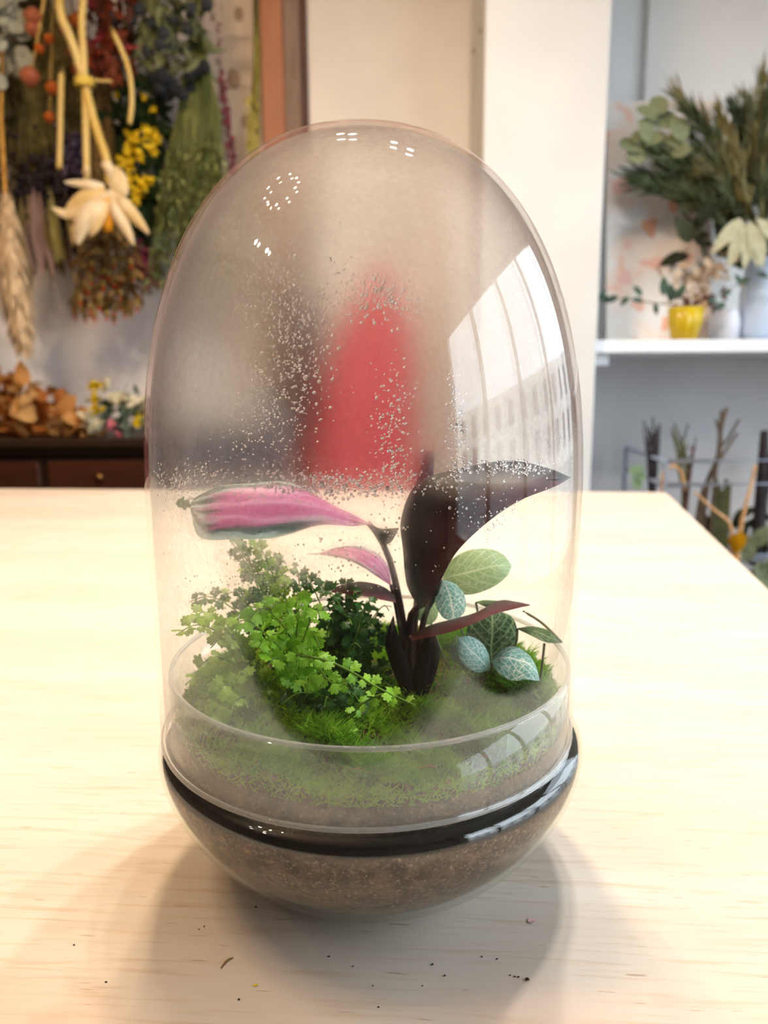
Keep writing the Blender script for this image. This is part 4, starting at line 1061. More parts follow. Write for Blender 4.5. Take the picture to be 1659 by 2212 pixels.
# ================================================================== HANGING DRIED FLOWERS
RAILZ = 1.55
rl = thing('hanging_rail', (-1.0, 2.2, RAILZ), 'wooden rail along the plaster wall that carries the dried bunches', 'rail')
m = MB(); m.tube([(-2.3, 2.2, RAILZ), (P(566, 0, 2.2).x, 2.2, RAILZ)], 0.012, 8); m.build('bar', M_board, rl)
for x_ in (-2.2, -1.3, P(520, 0, 2.2).x):
    m = MB(); m.tube([(x_, 2.2, RAILZ), (x_, YB if x_ < -0.6 else 2.386, RAILZ)], 0.008, 6); m.build('bracket', M_board, rl)
def bunch(name, px_, Y, label, cat='dried flowers'):
    t = thing(name, (P(px_, 0, Y).x, Y, RAILZ), label, cat, 'dried bunches hanging on the wall'); return t
def up_to_rail(p): return Vector((p.x, lerp(p.y, 2.2, 0.7), RAILZ + 0.012))
def stems_mb(m, top, bots, r=0.0016, sway=0.02, rnd=rb, seg=4):
    for b_ in bots:
        mid = top.lerp(b_, 0.5) + Vector((rnd.uniform(-sway, sway), rnd.uniform(-sway, sway) * 0.6, 0))
        m.tube([top + rv(0.004, rnd), mid, b_], [r, r, r * 0.6], seg)
def tie(t, p, r, mat=None):
    m = MB(); m.lathe([(r, -0.012), (r * 1.12, -0.006), (r * 1.12, 0.006), (r, 0.012)], 14, p); m.build('string', mat or plain('twine', (176, 150, 106), (150, 124, 84), 200, 0.9), t)

# eucalyptus
Y = 2.12; t = bunch('eucalyptus_bunch', 10, Y, 'hanging bunch of pale grey eucalyptus with round leaves')
M_eu = plain('eucalyptus_leaf', (184, 184, 170), (138, 140, 124), 14, 0.7, trans=0.15); eul = leaf_proto('leaf', M_eu, 0.85, 0.12, 0.1, (0.5, 0.5), 6, 1)
tp = up_to_rail(P(5, -40, Y)); m = MB(); stems_mb(m, tp, [P(x_, y_, Y + rb.uniform(-.04, .04)) for x_, y_ in ((-20, 180), (5, 195), (25, 165), (-40, 120), (40, 90))], 0.002); m.build('stem', plain('eu_stem', (120, 108, 90), rough=0.8), t)
for k in range(120):
    x_ = rb.uniform(-50, 48); y_ = rb.uniform(-40, 185)
    if x_ > 30 and y_ > 110: continue
    inst('leaf', eul, t, P(x_, y_, Y + rb.uniform(-.06, .05)), (rb.uniform(-1, 1), rb.uniform(-.8, .2), rb.uniform(-1, .2)), (rb.uniform(-.6, .6), -1, rb.uniform(-.5, .5)), PX(rb.uniform(26, 44), Y))
# lantern branch
Y = 2.08; t = bunch('lantern_branch', 95, Y, 'hanging branch with orange papery lanterns among the dried bunches')
M_or = plain('orange_lantern', (196, 104, 34), (170, 78, 28), 30, 0.6, trans=0.3); M_or2 = plain('coral_lantern', (186, 112, 80), (160, 84, 60), 30, 0.6, trans=0.3); M_straw = plain('straw_stem', (202, 170, 104), (176, 140, 76), 60, 0.7)
m = MB(); m.tube([up_to_rail(P(97, -40, Y)), P(95, 0, Y), P(85, 60, Y), P(78, 100, Y), P(68, 148, Y)], [0.005, 0.005, 0.0045, 0.004, 0.003], 6)
m.tube([up_to_rail(P(112, -40, Y)), P(112, 60, Y), P(112, 170, Y)], 0.002, 5); m.tube([P(112, 60, Y), P(108, 150, Y + .03), P(107, 240, Y)], 0.002, 5); m.build('stem', M_straw, t)
for x_, y_, s_, mt in ((65, 165, 19, M_or2), (113, 190, 13, M_or), (107, 253, 11, M_or), (72, 36, 17, M_or2), (86, 105, 10, M_or), (70, 62, 14, M_or2), (165, 45, 14, M_or), (106, 84, 10, M_or)):
    c = P(x_, y_, Y); m = MB(); r = PX(s_, Y)
    m.lathe([(0.0, r * 1.0), (r * 0.35, r * 0.9), (r * 0.85, r * 0.45), (r, 0), (r * 0.85, -r * 0.5), (r * 0.4, -r * 0.9), (0.0, -r * 1.15)], 15, c, lambda a: 0.10 * math.cos(5 * a)); m.build('lantern', mt, t)
# rust leaves
Y = 2.09; t = bunch('rust_leaf_bunch', 215, Y, 'hanging bunch of crinkled rust-red dried leaves')
M_ru = [plain('rust_leaf_%d' % i, c1, c2, 40, 0.75, trans=0.15) for i, (c1, c2) in enumerate((((120, 54, 26), (92, 38, 18)), ((168, 70, 38), (130, 50, 28)), ((84, 40, 20), (62, 28, 16)), ((150, 50, 56), (120, 36, 44))))]
rul = [leaf_proto('leaf', q, 0.5, 0.45, 0.4) for q in M_ru]
tp = up_to_rail(P(210, -40, Y)); m = MB(); stems_mb(m, tp, [P(x_, 150, Y) for x_ in range(165, 262, 12)], 0.002); m.build('stem', M_ru[2], t)
for k in range(160):
    inst('leaf', rb.choices(rul, (5, 3, 4, 1))[0], t, P(rb.uniform(162, 280), rb.uniform(-40, 158), Y + rb.uniform(-.06, .06)), rnd_dir(rb, -0.5), rnd_dir(rb), PX(rb.uniform(24, 42), Y))
# globe thistles
Y = 2.12; t = bunch('globe_thistle_bunch', 360, Y, 'hanging bunch of slate-blue globe thistles with grey-green leaves')
M_th = plain('thistle_head', (58, 62, 70), (38, 42, 50), 160, 0.9, bstr=0.8); M_th2 = plain('thistle_head_dark', (38, 42, 48), (26, 28, 34), 160, 0.9, bstr=0.8); M_tl = plain('thistle_leaf', (128, 132, 92), (84, 92, 58), 30, 0.75, trans=0.15)
tp = up_to_rail(P(370, -60, Y)); heads = [(250, 40, 13), (285, 45, 10), (345, 20, 12), (385, 15, 12), (412, 20, 13), (446, 10, 12), (354, 72, 12), (375, 45, 11), (405, 62, 12), (372, 98, 12), (400, 108, 11), (345, 95, 11), (320, 110, 12), (440, 145, 13), (420, 150, 14), (408, 160, 12), (350, 165, 15), (365, 180, 15), (335, 170, 13), (380, 195, 14), (395, 205, 12), (360, 205, 14), (345, 190, 13), (412, 190, 10), (330, 50, 11), (300, 20, 11)]
m = MB(); stems_mb(m, tp, [P(x_, y_, Y + rb.uniform(-.05, .05)) for x_, y_, s_ in heads], 0.002); m.build('stem', M_tl, t)
hd = MB(); hd.ell((0, 0, 0), 1.0, 12, 9, jit=0.08, rnd=rb); hm1 = hd.mesh('flower_head', M_th); hm2 = hd.mesh('flower_head', M_th2)
for x_, y_, s_ in heads: inst('flower_head', hm2 if y_ > 135 else hm1, t, P(x_, y_, Y - 0.03 + rb.uniform(-.03, .03)), rnd_dir(rb), rnd_dir(rb), PX(s_, Y))
thl = leaf_proto('leaf', M_tl, 0.28, 0.3, 0.3)
for k in range(190): inst('leaf', thl, t, P(rb.uniform(288, 445), rb.uniform(-40, 150), Y + rb.uniform(-.05, .05)), rnd_dir(rb, -0.3), rnd_dir(rb), PX(rb.uniform(30, 55), Y))
# corn stalks with pale husks
Y = 1.98; t = bunch('corn_stalks', 165, Y, 'three yellow corn stalks tied together with pale spread husks', 'dried corn')
M_cs = plain('corn_stalk', (206, 182, 120), (190, 158, 78), 12, 0.5, stretch=(1, 1, 0.3)); M_hk = [plain('corn_husk_%d' % i, c1, c2, 18, 0.75, trans=0.25, stretch=(1, 1, 0.4)) for i, (c1, c2) in enumerate((((236, 214, 172), (216, 186, 132)), ((226, 196, 140), (200, 166, 104)), ((240, 224, 194), (224, 200, 158))))]
for pts, r in (([(108, -60), (128, 10), (158, 95), (182, 180), (205, 270), (232, 350), (236, 395)], 9), ([(178, -60), (178, 20), (180, 110), (184, 200), (186, 300), (188, 390)], 7.5), ([(133, 150), (131, 230), (130, 300), (128, 365)], 6), ([(240, 60), (275, 140), (285, 210), (280, 268)], 5), ([(243, 175), (220, 175), (195, 172)], 3)):
    c = [P(x_, y_, Y + (0.03 if r < 7 else 0)) for x_, y_ in pts]
    if pts[0][1] < 0: c = [up_to_rail(c[0])] + c[1:]
    m = MB(); m.tube(resample(c, 20), PX(r, Y), 8)
    for i in (5, 11, 16):
        q = resample(c, 20)[i]; m.ell(q, (PX(r * 1.18, Y), PX(r * 1.18, Y), PX(r * 0.7, Y)), 8, 5)
    m.build('stalk', M_cs, t)
tie(t, P(182, 178, Y), PX(17, Y), plain('yellow_tie', (212, 186, 84), (192, 162, 60), 60, 0.6))
def husk(pts, w0, mt, bul=0.01):
    c = resample([P(x_, y_, Y + d_) for x_, y_, d_ in pts], 14); m = MB(); A = []; B = []
    for i, p in enumerate(c):
        tt = i / 13; w = PX(w0, Y) * leafw(0.06 + 0.93 * tt, 0.45, 0.7); d = (c[min(i + 1, 13)] - c[max(i - 1, 0)]).normalized(); s_ = d.cross(Vector((0, -1, 0.2))).normalized()
        A.append(p + s_ * w); B.append(p - s_ * w)
    m.loft(A, B, 16, 6, bul, (0, -1, 0)); m.build('husk', mt, t)
husk([(225, 400, 0), (195, 398, -.02), (165, 396, -.03), (138, 393, -.03)], 9, M_hk[2]); husk([(225, 405, 0), (185, 425, -.03), (155, 445, -.04), (140, 458, -.04)], 16, M_hk[1])
husk([(225, 410, 0), (195, 445, -.04), (165, 458, -.05), (140, 462, -.05), (112, 448, -.05)], 14, M_hk[0]); husk([(228, 415, 0), (205, 450, -.05), (180, 480, -.06), (168, 528, -.06)], 22, M_hk[2], 0.02)
husk([(226, 420, 0), (190, 465, -.03), (165, 480, -.03), (158, 525, -.03)], 13, M_hk[1]); husk([(235, 360, 0), (250, 385, .0), (262, 405, .0), (275, 422, .0)], 20, M_hk[0])
husk([(235, 410, 0), (250, 450, -.03), (272, 495, -.04), (290, 530, -.04)], 14, M_hk[2], 0.014); husk([(240, 415, 0), (265, 440, -.03), (292, 470, -.04), (322, 505, -.04)], 14, M_hk[0], 0.014)
husk([(188, 385, 0), (186, 370, -.01), (190, 355, -.01)], 8, M_hk[0]); husk([(220, 350, -.01), (232, 360, -.02), (238, 385, -.01)], 10, M_hk[2]); husk([(228, 420, -.01), (215, 455, -.05), (205, 490, -.06), (195, 510, -.06)], 16, M_hk[0])
m = MB(); c = P(231, 478, Y - .02); m.lathe([(0, PX(45, Y)), (PX(11, Y), PX(40, Y)), (PX(13, Y), 0), (PX(11, Y), -PX(16, Y)), (0, -PX(24, Y))], 14, c); m.build('cob', plain('corn_cob', (216, 150, 20), (196, 124, 14), 120, 0.5, bstr=0.5), t)
# statice / lavender
Y = 2.22; t = bunch('purple_statice_bunch', 155, Y, 'hanging bunch of dusky purple dried flowers behind the corn stalks')
M_pu = plain('purple_flower', (92, 80, 104), (62, 52, 74), 60, 0.9); M_bk = plain('blackish_flower', (44, 34, 38), (28, 22, 26), 60, 0.9); M_ol = plain('olive_stem', (140, 126, 76), (108, 96, 52), 40, 0.8)
tp = up_to_rail(P(150, -40, Y)); m = MB(); stems_mb(m, tp, [P(rb.uniform(110, 205), rb.uniform(290, 330), Y) for k in range(22)], 0.0016); m.build('stem', M_ol, t)
m = MB()
for k in range(260): m.ell(P(rb.gauss(160, 24), rb.gauss(345, 28), Y + rb.uniform(-.04, .04)), PX(rb.uniform(4, 8), Y), 5, 4, jit=0.2)
m.build('flowers', M_pu, t, kind='stuff')
t = bunch('blackish_bunch', 90, Y, 'hanging bunch of blackish dried flower heads beside the pale plume')
tp = up_to_rail(P(90, -40, Y)); m = MB(); stems_mb(m, tp, [P(rb.uniform(20, 150), rb.uniform(330, 400), Y + rb.uniform(-.03, .03)) for k in range(46)], 0.0018); m.build('stem', M_ol, t)
m = MB()
for k in range(330): m.ell(P(rb.gauss(95, 34), rb.gauss(400, 40), Y + rb.uniform(-.05, .05)), PX(rb.uniform(5, 9), Y), 5, 4, jit=0.2)
m.build('flowers', M_bk, t, kind='stuff')
# dark green leafy backing with yellow flowers
Y = 2.16; t = bunch('yellow_flower_bunch', 290, Y, 'hanging bunch of bright yellow dried flowers with dark green leaves')
M_dg = plain('dark_green_leaf', (50, 72, 34), (30, 46, 20), 30, 0.7, trans=0.15); dgl = leaf_proto('leaf', M_dg, 0.5, 0.25, 0.25)
tp = up_to_rail(P(290, -40, Y)); m = MB(); stems_mb(m, tp, [P(rb.uniform(245, 350), rb.uniform(230, 420), Y) for k in range(18)], 0.002); m.build('stem', M_dg, t)
for k in range(150): inst('leaf', dgl, t, P(rb.uniform(215, 345), rb.uniform(170, 520), Y + rb.uniform(.0, .08)), rnd_dir(rb, -0.6), rnd_dir(rb), PX(rb.uniform(40, 70), Y))
yl2 = leaf_proto('petal', M_yel, 0.55, 0.3, 0.3)
for cx_, cy_, s_ in ((285, 300, 22), (275, 330, 24), (300, 330, 22), (320, 285, 20), (335, 300, 16), (325, 320, 18), (275, 352, 20), (262, 345, 16), (305, 395, 20), (280, 390, 20), (320, 388, 16), (298, 415, 18), (295, 432, 14), (270, 385, 14), (250, 205, 9), (312, 210, 9), (330, 235, 10)):
    c = P(cx_, cy_, Y - 0.05); fh = MB(); fh.ell(c, PX(s_ * 0.4, Y), 7, 5); f_ = fh.build('flower', M_yel, t)
    for j in range(11): inst('petal', yl2, f_, c, rnd_dir(rb, -0.2), rnd_dir(rb), PX(s_, Y))
# broom grass
Y = 2.14; t = bunch('broom_grass_bunch', 420, Y, 'full hanging bunch of green broom grass flaring towards its tips')
M_gr = plain('broom_grass', (144, 142, 84), (104, 112, 58), 60, 0.8, stretch=(1, 1, 0.15)); M_gr2 = plain('broom_grass_deep', (104, 112, 64), (76, 88, 46), 60, 0.8, stretch=(1, 1, 0.15))
tp = P(425, 60, Y); m = MB(); m3 = MB()
stems_mb(m, up_to_rail(P(420, -40, Y)), [tp + rv(0.02, rb) for k in range(14)], 0.002)
for k in range(330):
    u = rb.uniform(-1, 1); yb = rb.uniform(380, 620); c0 = P(425 + u * 22, 130, Y + rb.uniform(-.02, .02)); c1 = P(430 + u * 48, 250, Y + rb.uniform(-.04, .04)); xb = np.interp(yb, [380, 620], [418, 392]) + u * np.interp(yb, [380, 620], [70, 78])
    mm_ = m if rb.random() < 0.5 else m3
    mm_.tube([tp + rv(0.012, rb), c0, c1, P(xb, yb, Y + rb.uniform(-.05, .05))], [0.0014, 0.0016, 0.0018, 0.001], 3)
for k in range(1500):
    u = rb.uniform(-1, 1); y_ = rb.uniform(300, 625); xb = np.interp(y_, [250, 380, 620], [430, 418, 392]) + u * np.interp(y_, [250, 380, 620], [50, 72, 80]); p = P(xb, y_, Y + rb.uniform(-.06, .05))
    (m3 if rb.random() < 0.7 else m).leaf(p, (rb.uniform(-.5, .5), rb.uniform(-.5, .3), -1), rnd_dir(rb), PX(rb.uniform(8, 20), Y), PX(5, Y), 0.2, 0.1, 2, 1)
m.build('grass', M_gr, t, kind='stuff'); m3.build('seed_heads', M_gr2, t, kind='stuff')
# amaranth strand, wheat strand
Y = 2.24; t = bunch('amaranth_strand', 480, Y, 'single thin hanging strand of magenta amaranth in front of the whitewashed board')
M_am = plain('amaranth', (148, 74, 88), (112, 48, 62), 120, 0.8); c = resample([up_to_rail(P(466, -40, Y)), P(466, 40, Y), P(474, 100, Y), P(482, 180, Y), P(487, 250, Y), P(497, 310, Y), P(503, 360, Y), P(500, 420, Y)], 60)
m = MB(); m.tube(c, 0.0012, 5); m.build('stem', plain('amaranth_stem', (120, 84, 84), rough=0.8), t)
m = MB()
for i, p in enumerate(c):
    k_ = 0 if i < 22 else 5
    for _ in range(k_ if i > 32 else (1 if i > 18 else 0)): m.ell(p + rv(PX(5 + i * 0.08, Y), rb), PX(rb.uniform(2.5, 5.5), Y), 5, 4, jit=0.2)
m.build('blossom', M_am, t)
Y = 2.2; t = bunch('wheat_strand', 552, Y, 'slender hanging sheaf of yellow-green wheat beside the copper-brown post')
M_wh = plain('wheat', (164, 150, 78), (124, 116, 50), 60, 0.8, stretch=(1, 1, .2)); m = MB()
for k in range(26): m.tube([up_to_rail(P(553, -40, Y)) + rv(0.004, rb), P(554 + rb.uniform(-6, 8), 120, Y + rb.uniform(-.02, .02)), P(548 + rb.uniform(-12, 12), rb.uniform(260, 380), Y)], 0.0018, 4)
m.build('stems', M_wh, t); m = MB()
for k in range(90): m.leaf(P(546 + rb.uniform(-12, 12), rb.uniform(200, 370), Y + rb.uniform(-.02, .01)), (rb.uniform(-.3, .3), -.1, -1), (0, -1, 0), PX(rb.uniform(12, 22), Y), PX(6, Y), 0.4, 0.1, 3, 1)
m.build('ears', M_wh, t, kind='stuff')
# pale plume
Y = 2.05; t = bunch('pampas_plume', 10, Y, 'large pale beige pampas plume hanging head down')
M_pa = plain('pampas', (224, 200, 166), (200, 172, 134), 90, 0.9, stretch=(1, 1, 0.12), trans=0.2)
m = MB(); m.tube([up_to_rail(P(-10, -60, Y)), P(2, 250, Y), P(10, 400, Y), P(20, 520, Y)], [0.006, 0.006, 0.007, 0.004], 7); m.build('stem', plain('pampas_stem', (196, 146, 66), (170, 120, 46), 30, 0.7), t)
pc = resample([P(12, 405, Y), P(16, 470, Y), P(22, 540, Y), P(34, 640, Y), P(52, 755, Y)], 30); m = MB()
for k in range(1500):
    f = rb.random() ** 0.8 * 27; i = int(f); p = pc[i].lerp(pc[i + 1], f - i); w = PX(np.interp(f, [0, 6, 14, 22, 27], [6, 26, 34, 26, 8]), Y)
    a = rb.uniform(0, 2 * PI); off = Vector((math.cos(a) * w, math.sin(a) * w * 0.8, 0)) * rb.uniform(0.2, 1); d = (pc[i + 1] - pc[i]).normalized() + off.normalized() * 0.25
    m.leaf(p + off, d, off if off.length > 1e-5 else (0, -1, 0), PX(rb.uniform(26, 55), Y), PX(5, Y), 0.2, -0.05, 2, 1)
m.build('plume', M_pa, t, kind='stuff')
# long narrow leaves
Y = 2.2; t = bunch('long_leaf_bunch', 100, Y, 'hanging bunch of long narrow yellow-green and mauve dried leaves')
M_ll = [plain('long_leaf_%d' % i, c1, c2, 20, 0.75, stretch=(1, 1, .2), trans=0.15) for i, (c1, c2) in enumerate((((150, 140, 84), (112, 106, 56)), ((150, 124, 118), (118, 92, 92)), ((120, 104, 62), (90, 78, 44))))]
m = MB(); stems_mb(m, up_to_rail(P(70, -40, Y)), [P(rb.uniform(50, 145), 440, Y) for k in range(16)], 0.002); m.build('stem', M_ol, t)
for k in range(34):
    mt = rb.choices(M_ll, (5, 3, 4))[0]; m = MB(); x_ = rb.uniform(42, 150); m.leaf(P(x_, rb.uniform(400, 450), Y + rb.uniform(-.05, .05)), (rb.uniform(-.05, .22), rb.uniform(-.1, .1), -1), (rb.uniform(-.6, .6), -1, 0), PX(rb.uniform(110, 175), Y), PX(rb.uniform(14, 24), Y), 0.4, 0.05, 7, 1, (0.55, 0.8)); m.build('leaf', mt, t)
# safflower
Y = 2.14; t = bunch('safflower_bunch', 225, Y, 'hanging bunch of brown stems tipped with red-orange safflower heads')
M_sf = plain('safflower_stem', (132, 100, 52), (96, 72, 36), 60, 0.8); M_sfh = plain('safflower_bract', (142, 116, 58), (108, 84, 38), 60, 0.8); M_red = plain('safflower_red', (200, 66, 20), (160, 44, 16), 60, 0.7)
tp = up_to_rail(P(225, -40, Y)); hd_ = [(rb.uniform(158, 296), rb.uniform(560, 690)) for k in range(64)]
hd_ = [(x_, min(y_, np.interp(x_, [150, 190, 235, 270, 300], [672, 684, 694, 690, 672]))) for x_, y_ in hd_]
m = MB(); ft = P(225, 380, Y)
for x_, y_ in hd_: m.tube([tp, ft + rv(0.03, rb), P(x_, y_ - 12, Y + rb.uniform(-.04, .04))], [0.0016, 0.002, 0.0016], 4)
m.build('stem', M_sf, t)
sfl = leaf_proto('leaf', M_sf, 0.4, 0.3, 0.3)
for k in range(220): inst('leaf', sfl, t, P(rb.uniform(156, 302), rb.uniform(490, 660), Y + rb.uniform(-.05, .05)), rnd_dir(rb, -0.8), rnd_dir(rb), PX(rb.uniform(18, 34), Y))
bh = MB(); bh.ell((0, 0, 0), (0.8, 0.8, 1.0), 8, 6, jit=0.12, rnd=rb); bhm = bh.mesh('flower_head', M_sfh); bt = MB()
for k in range(14):
    a = 2 * PI * k / 14; bt.leaf((0, 0, -0.6), (math.cos(a) * 0.5, math.sin(a) * 0.5, -1), (math.cos(a), math.sin(a), 0.3), 1.0, 0.4, 0.2, 0.1, 2, 1)
btm = bt.mesh('tuft', M_red)
for x_, y_ in hd_:
    p = P(x_, y_, Y + rb.uniform(-.05, .03)); h_ = inst('flower_head', bhm, t, p, (1, 0, 0), (0, 0, 1), PX(8, Y))
    o = inst('tuft', btm, t, p, (1, 0, 0), (0, 0, 1), PX(9.5, Y))
# magenta sprays
Y = 2.2; t = bunch('magenta_spray', 320, Y, 'thin hanging spray of magenta dried blossom beneath the broom grass')
M_mg = plain('magenta_blossom', (150, 56, 94), (118, 38, 74), 80, 0.8); M_plum = plain('plum_leaf', (66, 30, 36), (46, 22, 26), 50, 0.8)
m = MB(); lines = ([(296, 520), (288, 545), (300, 575), (318, 600), (345, 612)], [(318, 540), (312, 570), (330, 590)], [(330, 560), (325, 600), (312, 628)])
for ln_ in lines: m.tube([up_to_rail(P(320, -40, Y))] + [P(x_, y_, Y) for x_, y_ in ln_], 0.0012, 4)
m.build('stem', M_plum, t); m = MB()
for ln_ in lines:
    for p in resample([P(x_, y_, Y) for x_, y_ in ln_], 16):
        for _ in range(3): m.ell(p + rv(PX(7, Y), rb), PX(rb.uniform(4, 7), Y), 5, 4, jit=0.2)
m.build('blossom', M_mg, t)
pll = leaf_proto('leaf', M_plum, 0.5, 0.3, 0.3)
for k in range(40): inst('leaf', pll, t, P(rb.uniform(270, 345), rb.uniform(530, 610), Y + rb.uniform(.0, .05)), rnd_dir(rb, -0.5), rnd_dir(rb), PX(rb.uniform(20, 40), Y))
# fine pale stems filling behind
Y = 2.27; t = bunch('fine_stem_bunch', 60, Y, 'hanging bunch of fine brown-green dried stems close to the wall')
m = MB(); tp = up_to_rail(P(60, -60, Y)); stems_mb(m, tp, [P(rb.uniform(-60, 240), rb.uniform(250, 470), Y + rb.uniform(-.03, .04)) for k in range(240)], 0.0022, 0.05); m.build('stem', M_ol, t)
fsl = leaf_proto('leaf', plain('brown_green_leaf', (84, 76, 44), (56, 50, 28), 30, 0.8), 0.35, 0.3, 0.3)
for k in range(150): inst('leaf', fsl, t, P(rb.uniform(-40, 250), rb.uniform(120, 460), Y + rb.uniform(-.05, .03)), rnd_dir(rb, -0.8), rnd_dir(rb), PX(rb.uniform(36, 64), Y))

# ================================================================== RED CLOTH BEHIND THE JAR
Y = 2.15
def cloth_mat():
    m, nt = new_mat('red_cloth'); b = NB(nt); n1 = b.noise(b.coord('Object'), 9, 3); n2 = b.noise(b.coord('Object'), 600, 2)
    b.out(b.prin(b.mixc(n1, lin((204, 76, 84)), lin((184, 64, 74))), 0.85, spec=0.2, bump=n2, bstr=0.3)); return m
rc = thing('red_garment', P(790, 1150, Y), 'red cloth garment hanging against the pale panel, blurred behind the misted dome', 'clothing')
m = MB(); cpx = [(820, 585), (818, 640), (810, 720), (800, 800), (792, 900), (786, 1000), (784, 1100), (784, 1300)]; wd = [10, 74, 100, 112, 122, 128, 132, 136]
rings = resample([P(x_, y_, Y) for x_, y_ in cpx], 40); ws = np.interp(np.linspace(0, 1, 40), np.linspace(0, 1, 8), wd); ns = 72; vs = []
for i, p in enumerate(rings):
    w = PX(ws[i], Y)
    for k in range(ns):
        a = 2 * PI * k / ns; f = 1 + 0.13 * min(1, i / 12) * math.sin(9 * a + 0.05 * i) + 0.06 * math.sin(4 * a - 0.12 * i)
        vs.append(p + Vector((math.cos(a) * w * (1 + 0.03 * math.sin(7 * a)), math.sin(a) * min(w, 0.055) * f, 0.0)))
m.add(vs, [(i * ns + k, (i + 1) * ns + k, (i + 1) * ns + (k + 1) % ns, i * ns + (k + 1) % ns) for i in range(39) for k in range(ns)]); m.build('cloth', cloth_mat(), rc)
m = MB(); q = P(820, 585, Y); m.tube([q, q + Vector((0.006, 0.01, 0.03)), q + Vector((0, 0.02, 0.045)), q + Vector((-0.006, 0.01, 0.03)), q], 0.0025, 6); m.build('loop', plain('red_loop', (150, 30, 40), rough=0.8), rc)
m = MB(); m.tube([(q.x, YPAN, q.z + 0.05), (q.x, Y + 0.03, q.z + 0.05), (q.x, Y - 0.005, q.z + 0.042), (q.x, Y - 0.015, q.z + 0.06)], 0.004, 8); m.tube([(q.x, YPAN - 0.006, q.z + 0.05), (q.x, YPAN, q.z + 0.05)], 0.016, 14)
tag(m.build('coat_hook', M_brass), 'small brass coat hook on the pale panel above the red garment', 'hook')

# ================================================================== ALCOVE SHELF
def poster_mat():
    m, nt = new_mat('floral_print'); b = NB(nt); v = b.coord('Object')
    n1 = b.noise(v, 13, 2, 0.5, 0.8); n2 = b.noise(v, 7, 3, 0.5, 0.4)
    c = b.mixc(b.ramp(n2, 0.35, 0.6), lin((236, 234, 232)), lin((240, 222, 208))); c = b.mixc(b.ramp(n1, 0.54, 0.80), c, lin((240, 180, 152)))
    b.out(b.prin(c, 0.6, spec=0.3)); return m
YPo = 2.36
pa, pb = P(1322, 205, YPo), P(1556, 205, YPo); zt = pa.z
po_ = thing('art_print', ((pa.x + pb.x) / 2, YPo, SH_T), 'pale print with soft orange-pink floral blotches leaning on the shelf wall', 'picture')
m = MB(); m.add([(pa.x, YPo - 0.07, SH_T), (pb.x, YPo - 0.07, SH_T), (pb.x, YPo + 0.06, zt), (pa.x, YPo + 0.06, zt), (pa.x, YPo - 0.064, SH_T), (pb.x, YPo - 0.064, SH_T), (pb.x, YPo + 0.066, zt), (pa.x, YPo + 0.066, zt)],
            [(0, 1, 2, 3), (4, 7, 6, 5), (0, 4, 5, 1), (1, 5, 6, 2), (2, 6, 7, 3), (3, 7, 4, 0)]); m.fix = True; m.build('sheet', poster_mat(), po_, smooth=False)
# orange and pink watercolour blossoms printed on it
def on_print(px_, py_):
    d = raydir(px_, py_); # plane through the sheet
    n_ = Vector((0, -(zt - SH_T), 0.13)).normalized(); o_ = Vector((pa.x, YPo - 0.0712, SH_T)); t_ = (o_ - CAM).dot(n_) / d.dot(n_); return CAM + d * t_
M_po = [plain('print_orange', (238, 172, 136), (238, 188, 160), 20, 0.6), plain('print_pink', (236, 184, 170), (238, 200, 188), 20, 0.6)]
for x_, y_, rx_, ry_, k_ in ((1345, 403, 20, 18, 1), (1465, 425, 22, 32, 0), (1405, 490, 16, 20, 0), (1412, 568, 26, 12, 1), (1350, 600, 16, 14, 1), (1440, 700, 12, 14, 0), (1480, 560, 18, 16, 1), (1380, 660, 14, 12, 1)):
    c = on_print(x_, y_); m = MB(); vs = [c]; n = 18
    for k in range(n):
        a = 2 * PI * k / n; r = 1 + 0.25 * math.sin(3 * a + x_) ; vs.append(on_print(x_ + rx_ * r * math.cos(a), y_ + ry_ * r * math.sin(a)))
    m.add(vs, [(0, k, k % n + 1) for k in range(1, n + 1)]); m.build('printed_blossom', M_po[k_], po_)
# yellow ribbed vase with a sprig
YV = 2.08
vb = P(1477, 733, YV); vb = Vector((vb.x, YV, SH_T)); vh = P(1477, 664, YV).z - SH_T; vr = PX(35, YV)
vs_ = thing('yellow_vase', vb, 'small yellow ribbed glass vase on the white shelf', 'vase')
m = MB(); m.lathe([(0, 0), (vr * 0.62, 0), (vr * 0.72, 0.004), (vr * 0.95, vh * 0.5), (vr, vh), (vr * 0.9, vh), (vr * 0.84, vh * 0.5), (vr * 0.6, 0.008), (0, 0.008)], 40, vb, lambda a: 0.05 * math.cos(10 * a))
m.build('body', plain('yellow_glass', (226, 196, 40), (206, 172, 24), 12, 0.15, spec=0.6, trans=0.25), vs_)
ar = thing('eucalyptus_arrangement', vb + Vector((0, 0, vh)), 'low spreading eucalyptus arrangement with burgundy berries in the yellow vase', 'flower arrangement')
M_ed = plain('eu_dark', (74, 96, 80), (54, 74, 60), 20, 0.7, trans=0.1); M_bu = plain('burgundy', (100, 26, 28), (72, 16, 20), 40, 0.7); M_bg = plain('beige_plume', (214, 190, 164), (190, 160, 130), 60, 0.9, trans=0.2)
ed = leaf_proto('leaf', M_ed, 0.5, 0.2, 0.2); bul = leaf_proto('leaf', M_bu, 0.5, 0.3, 0.2); bgl = leaf_proto('floret', M_bg, 0.6, 0.3, 0.2)
m = MB(); vt = vb + Vector((0, 0, vh * 0.4))
for x_, y_ in ((1295, 638), (1340, 645), (1385, 650), (1430, 650), (1510, 650), (1560, 640), (1620, 600), (1480, 560), (1520, 580), (1545, 600)): m.tube([vt, vb + Vector((PX((x_ - 1477) * 0.15, YV), 0, vh * 1.05)), P(x_, y_, YV)], [0.0016, 0.0016, 0.001], 5)
m.build('stem', plain('dusky_stem', (110, 92, 70), rough=0.8), ar)
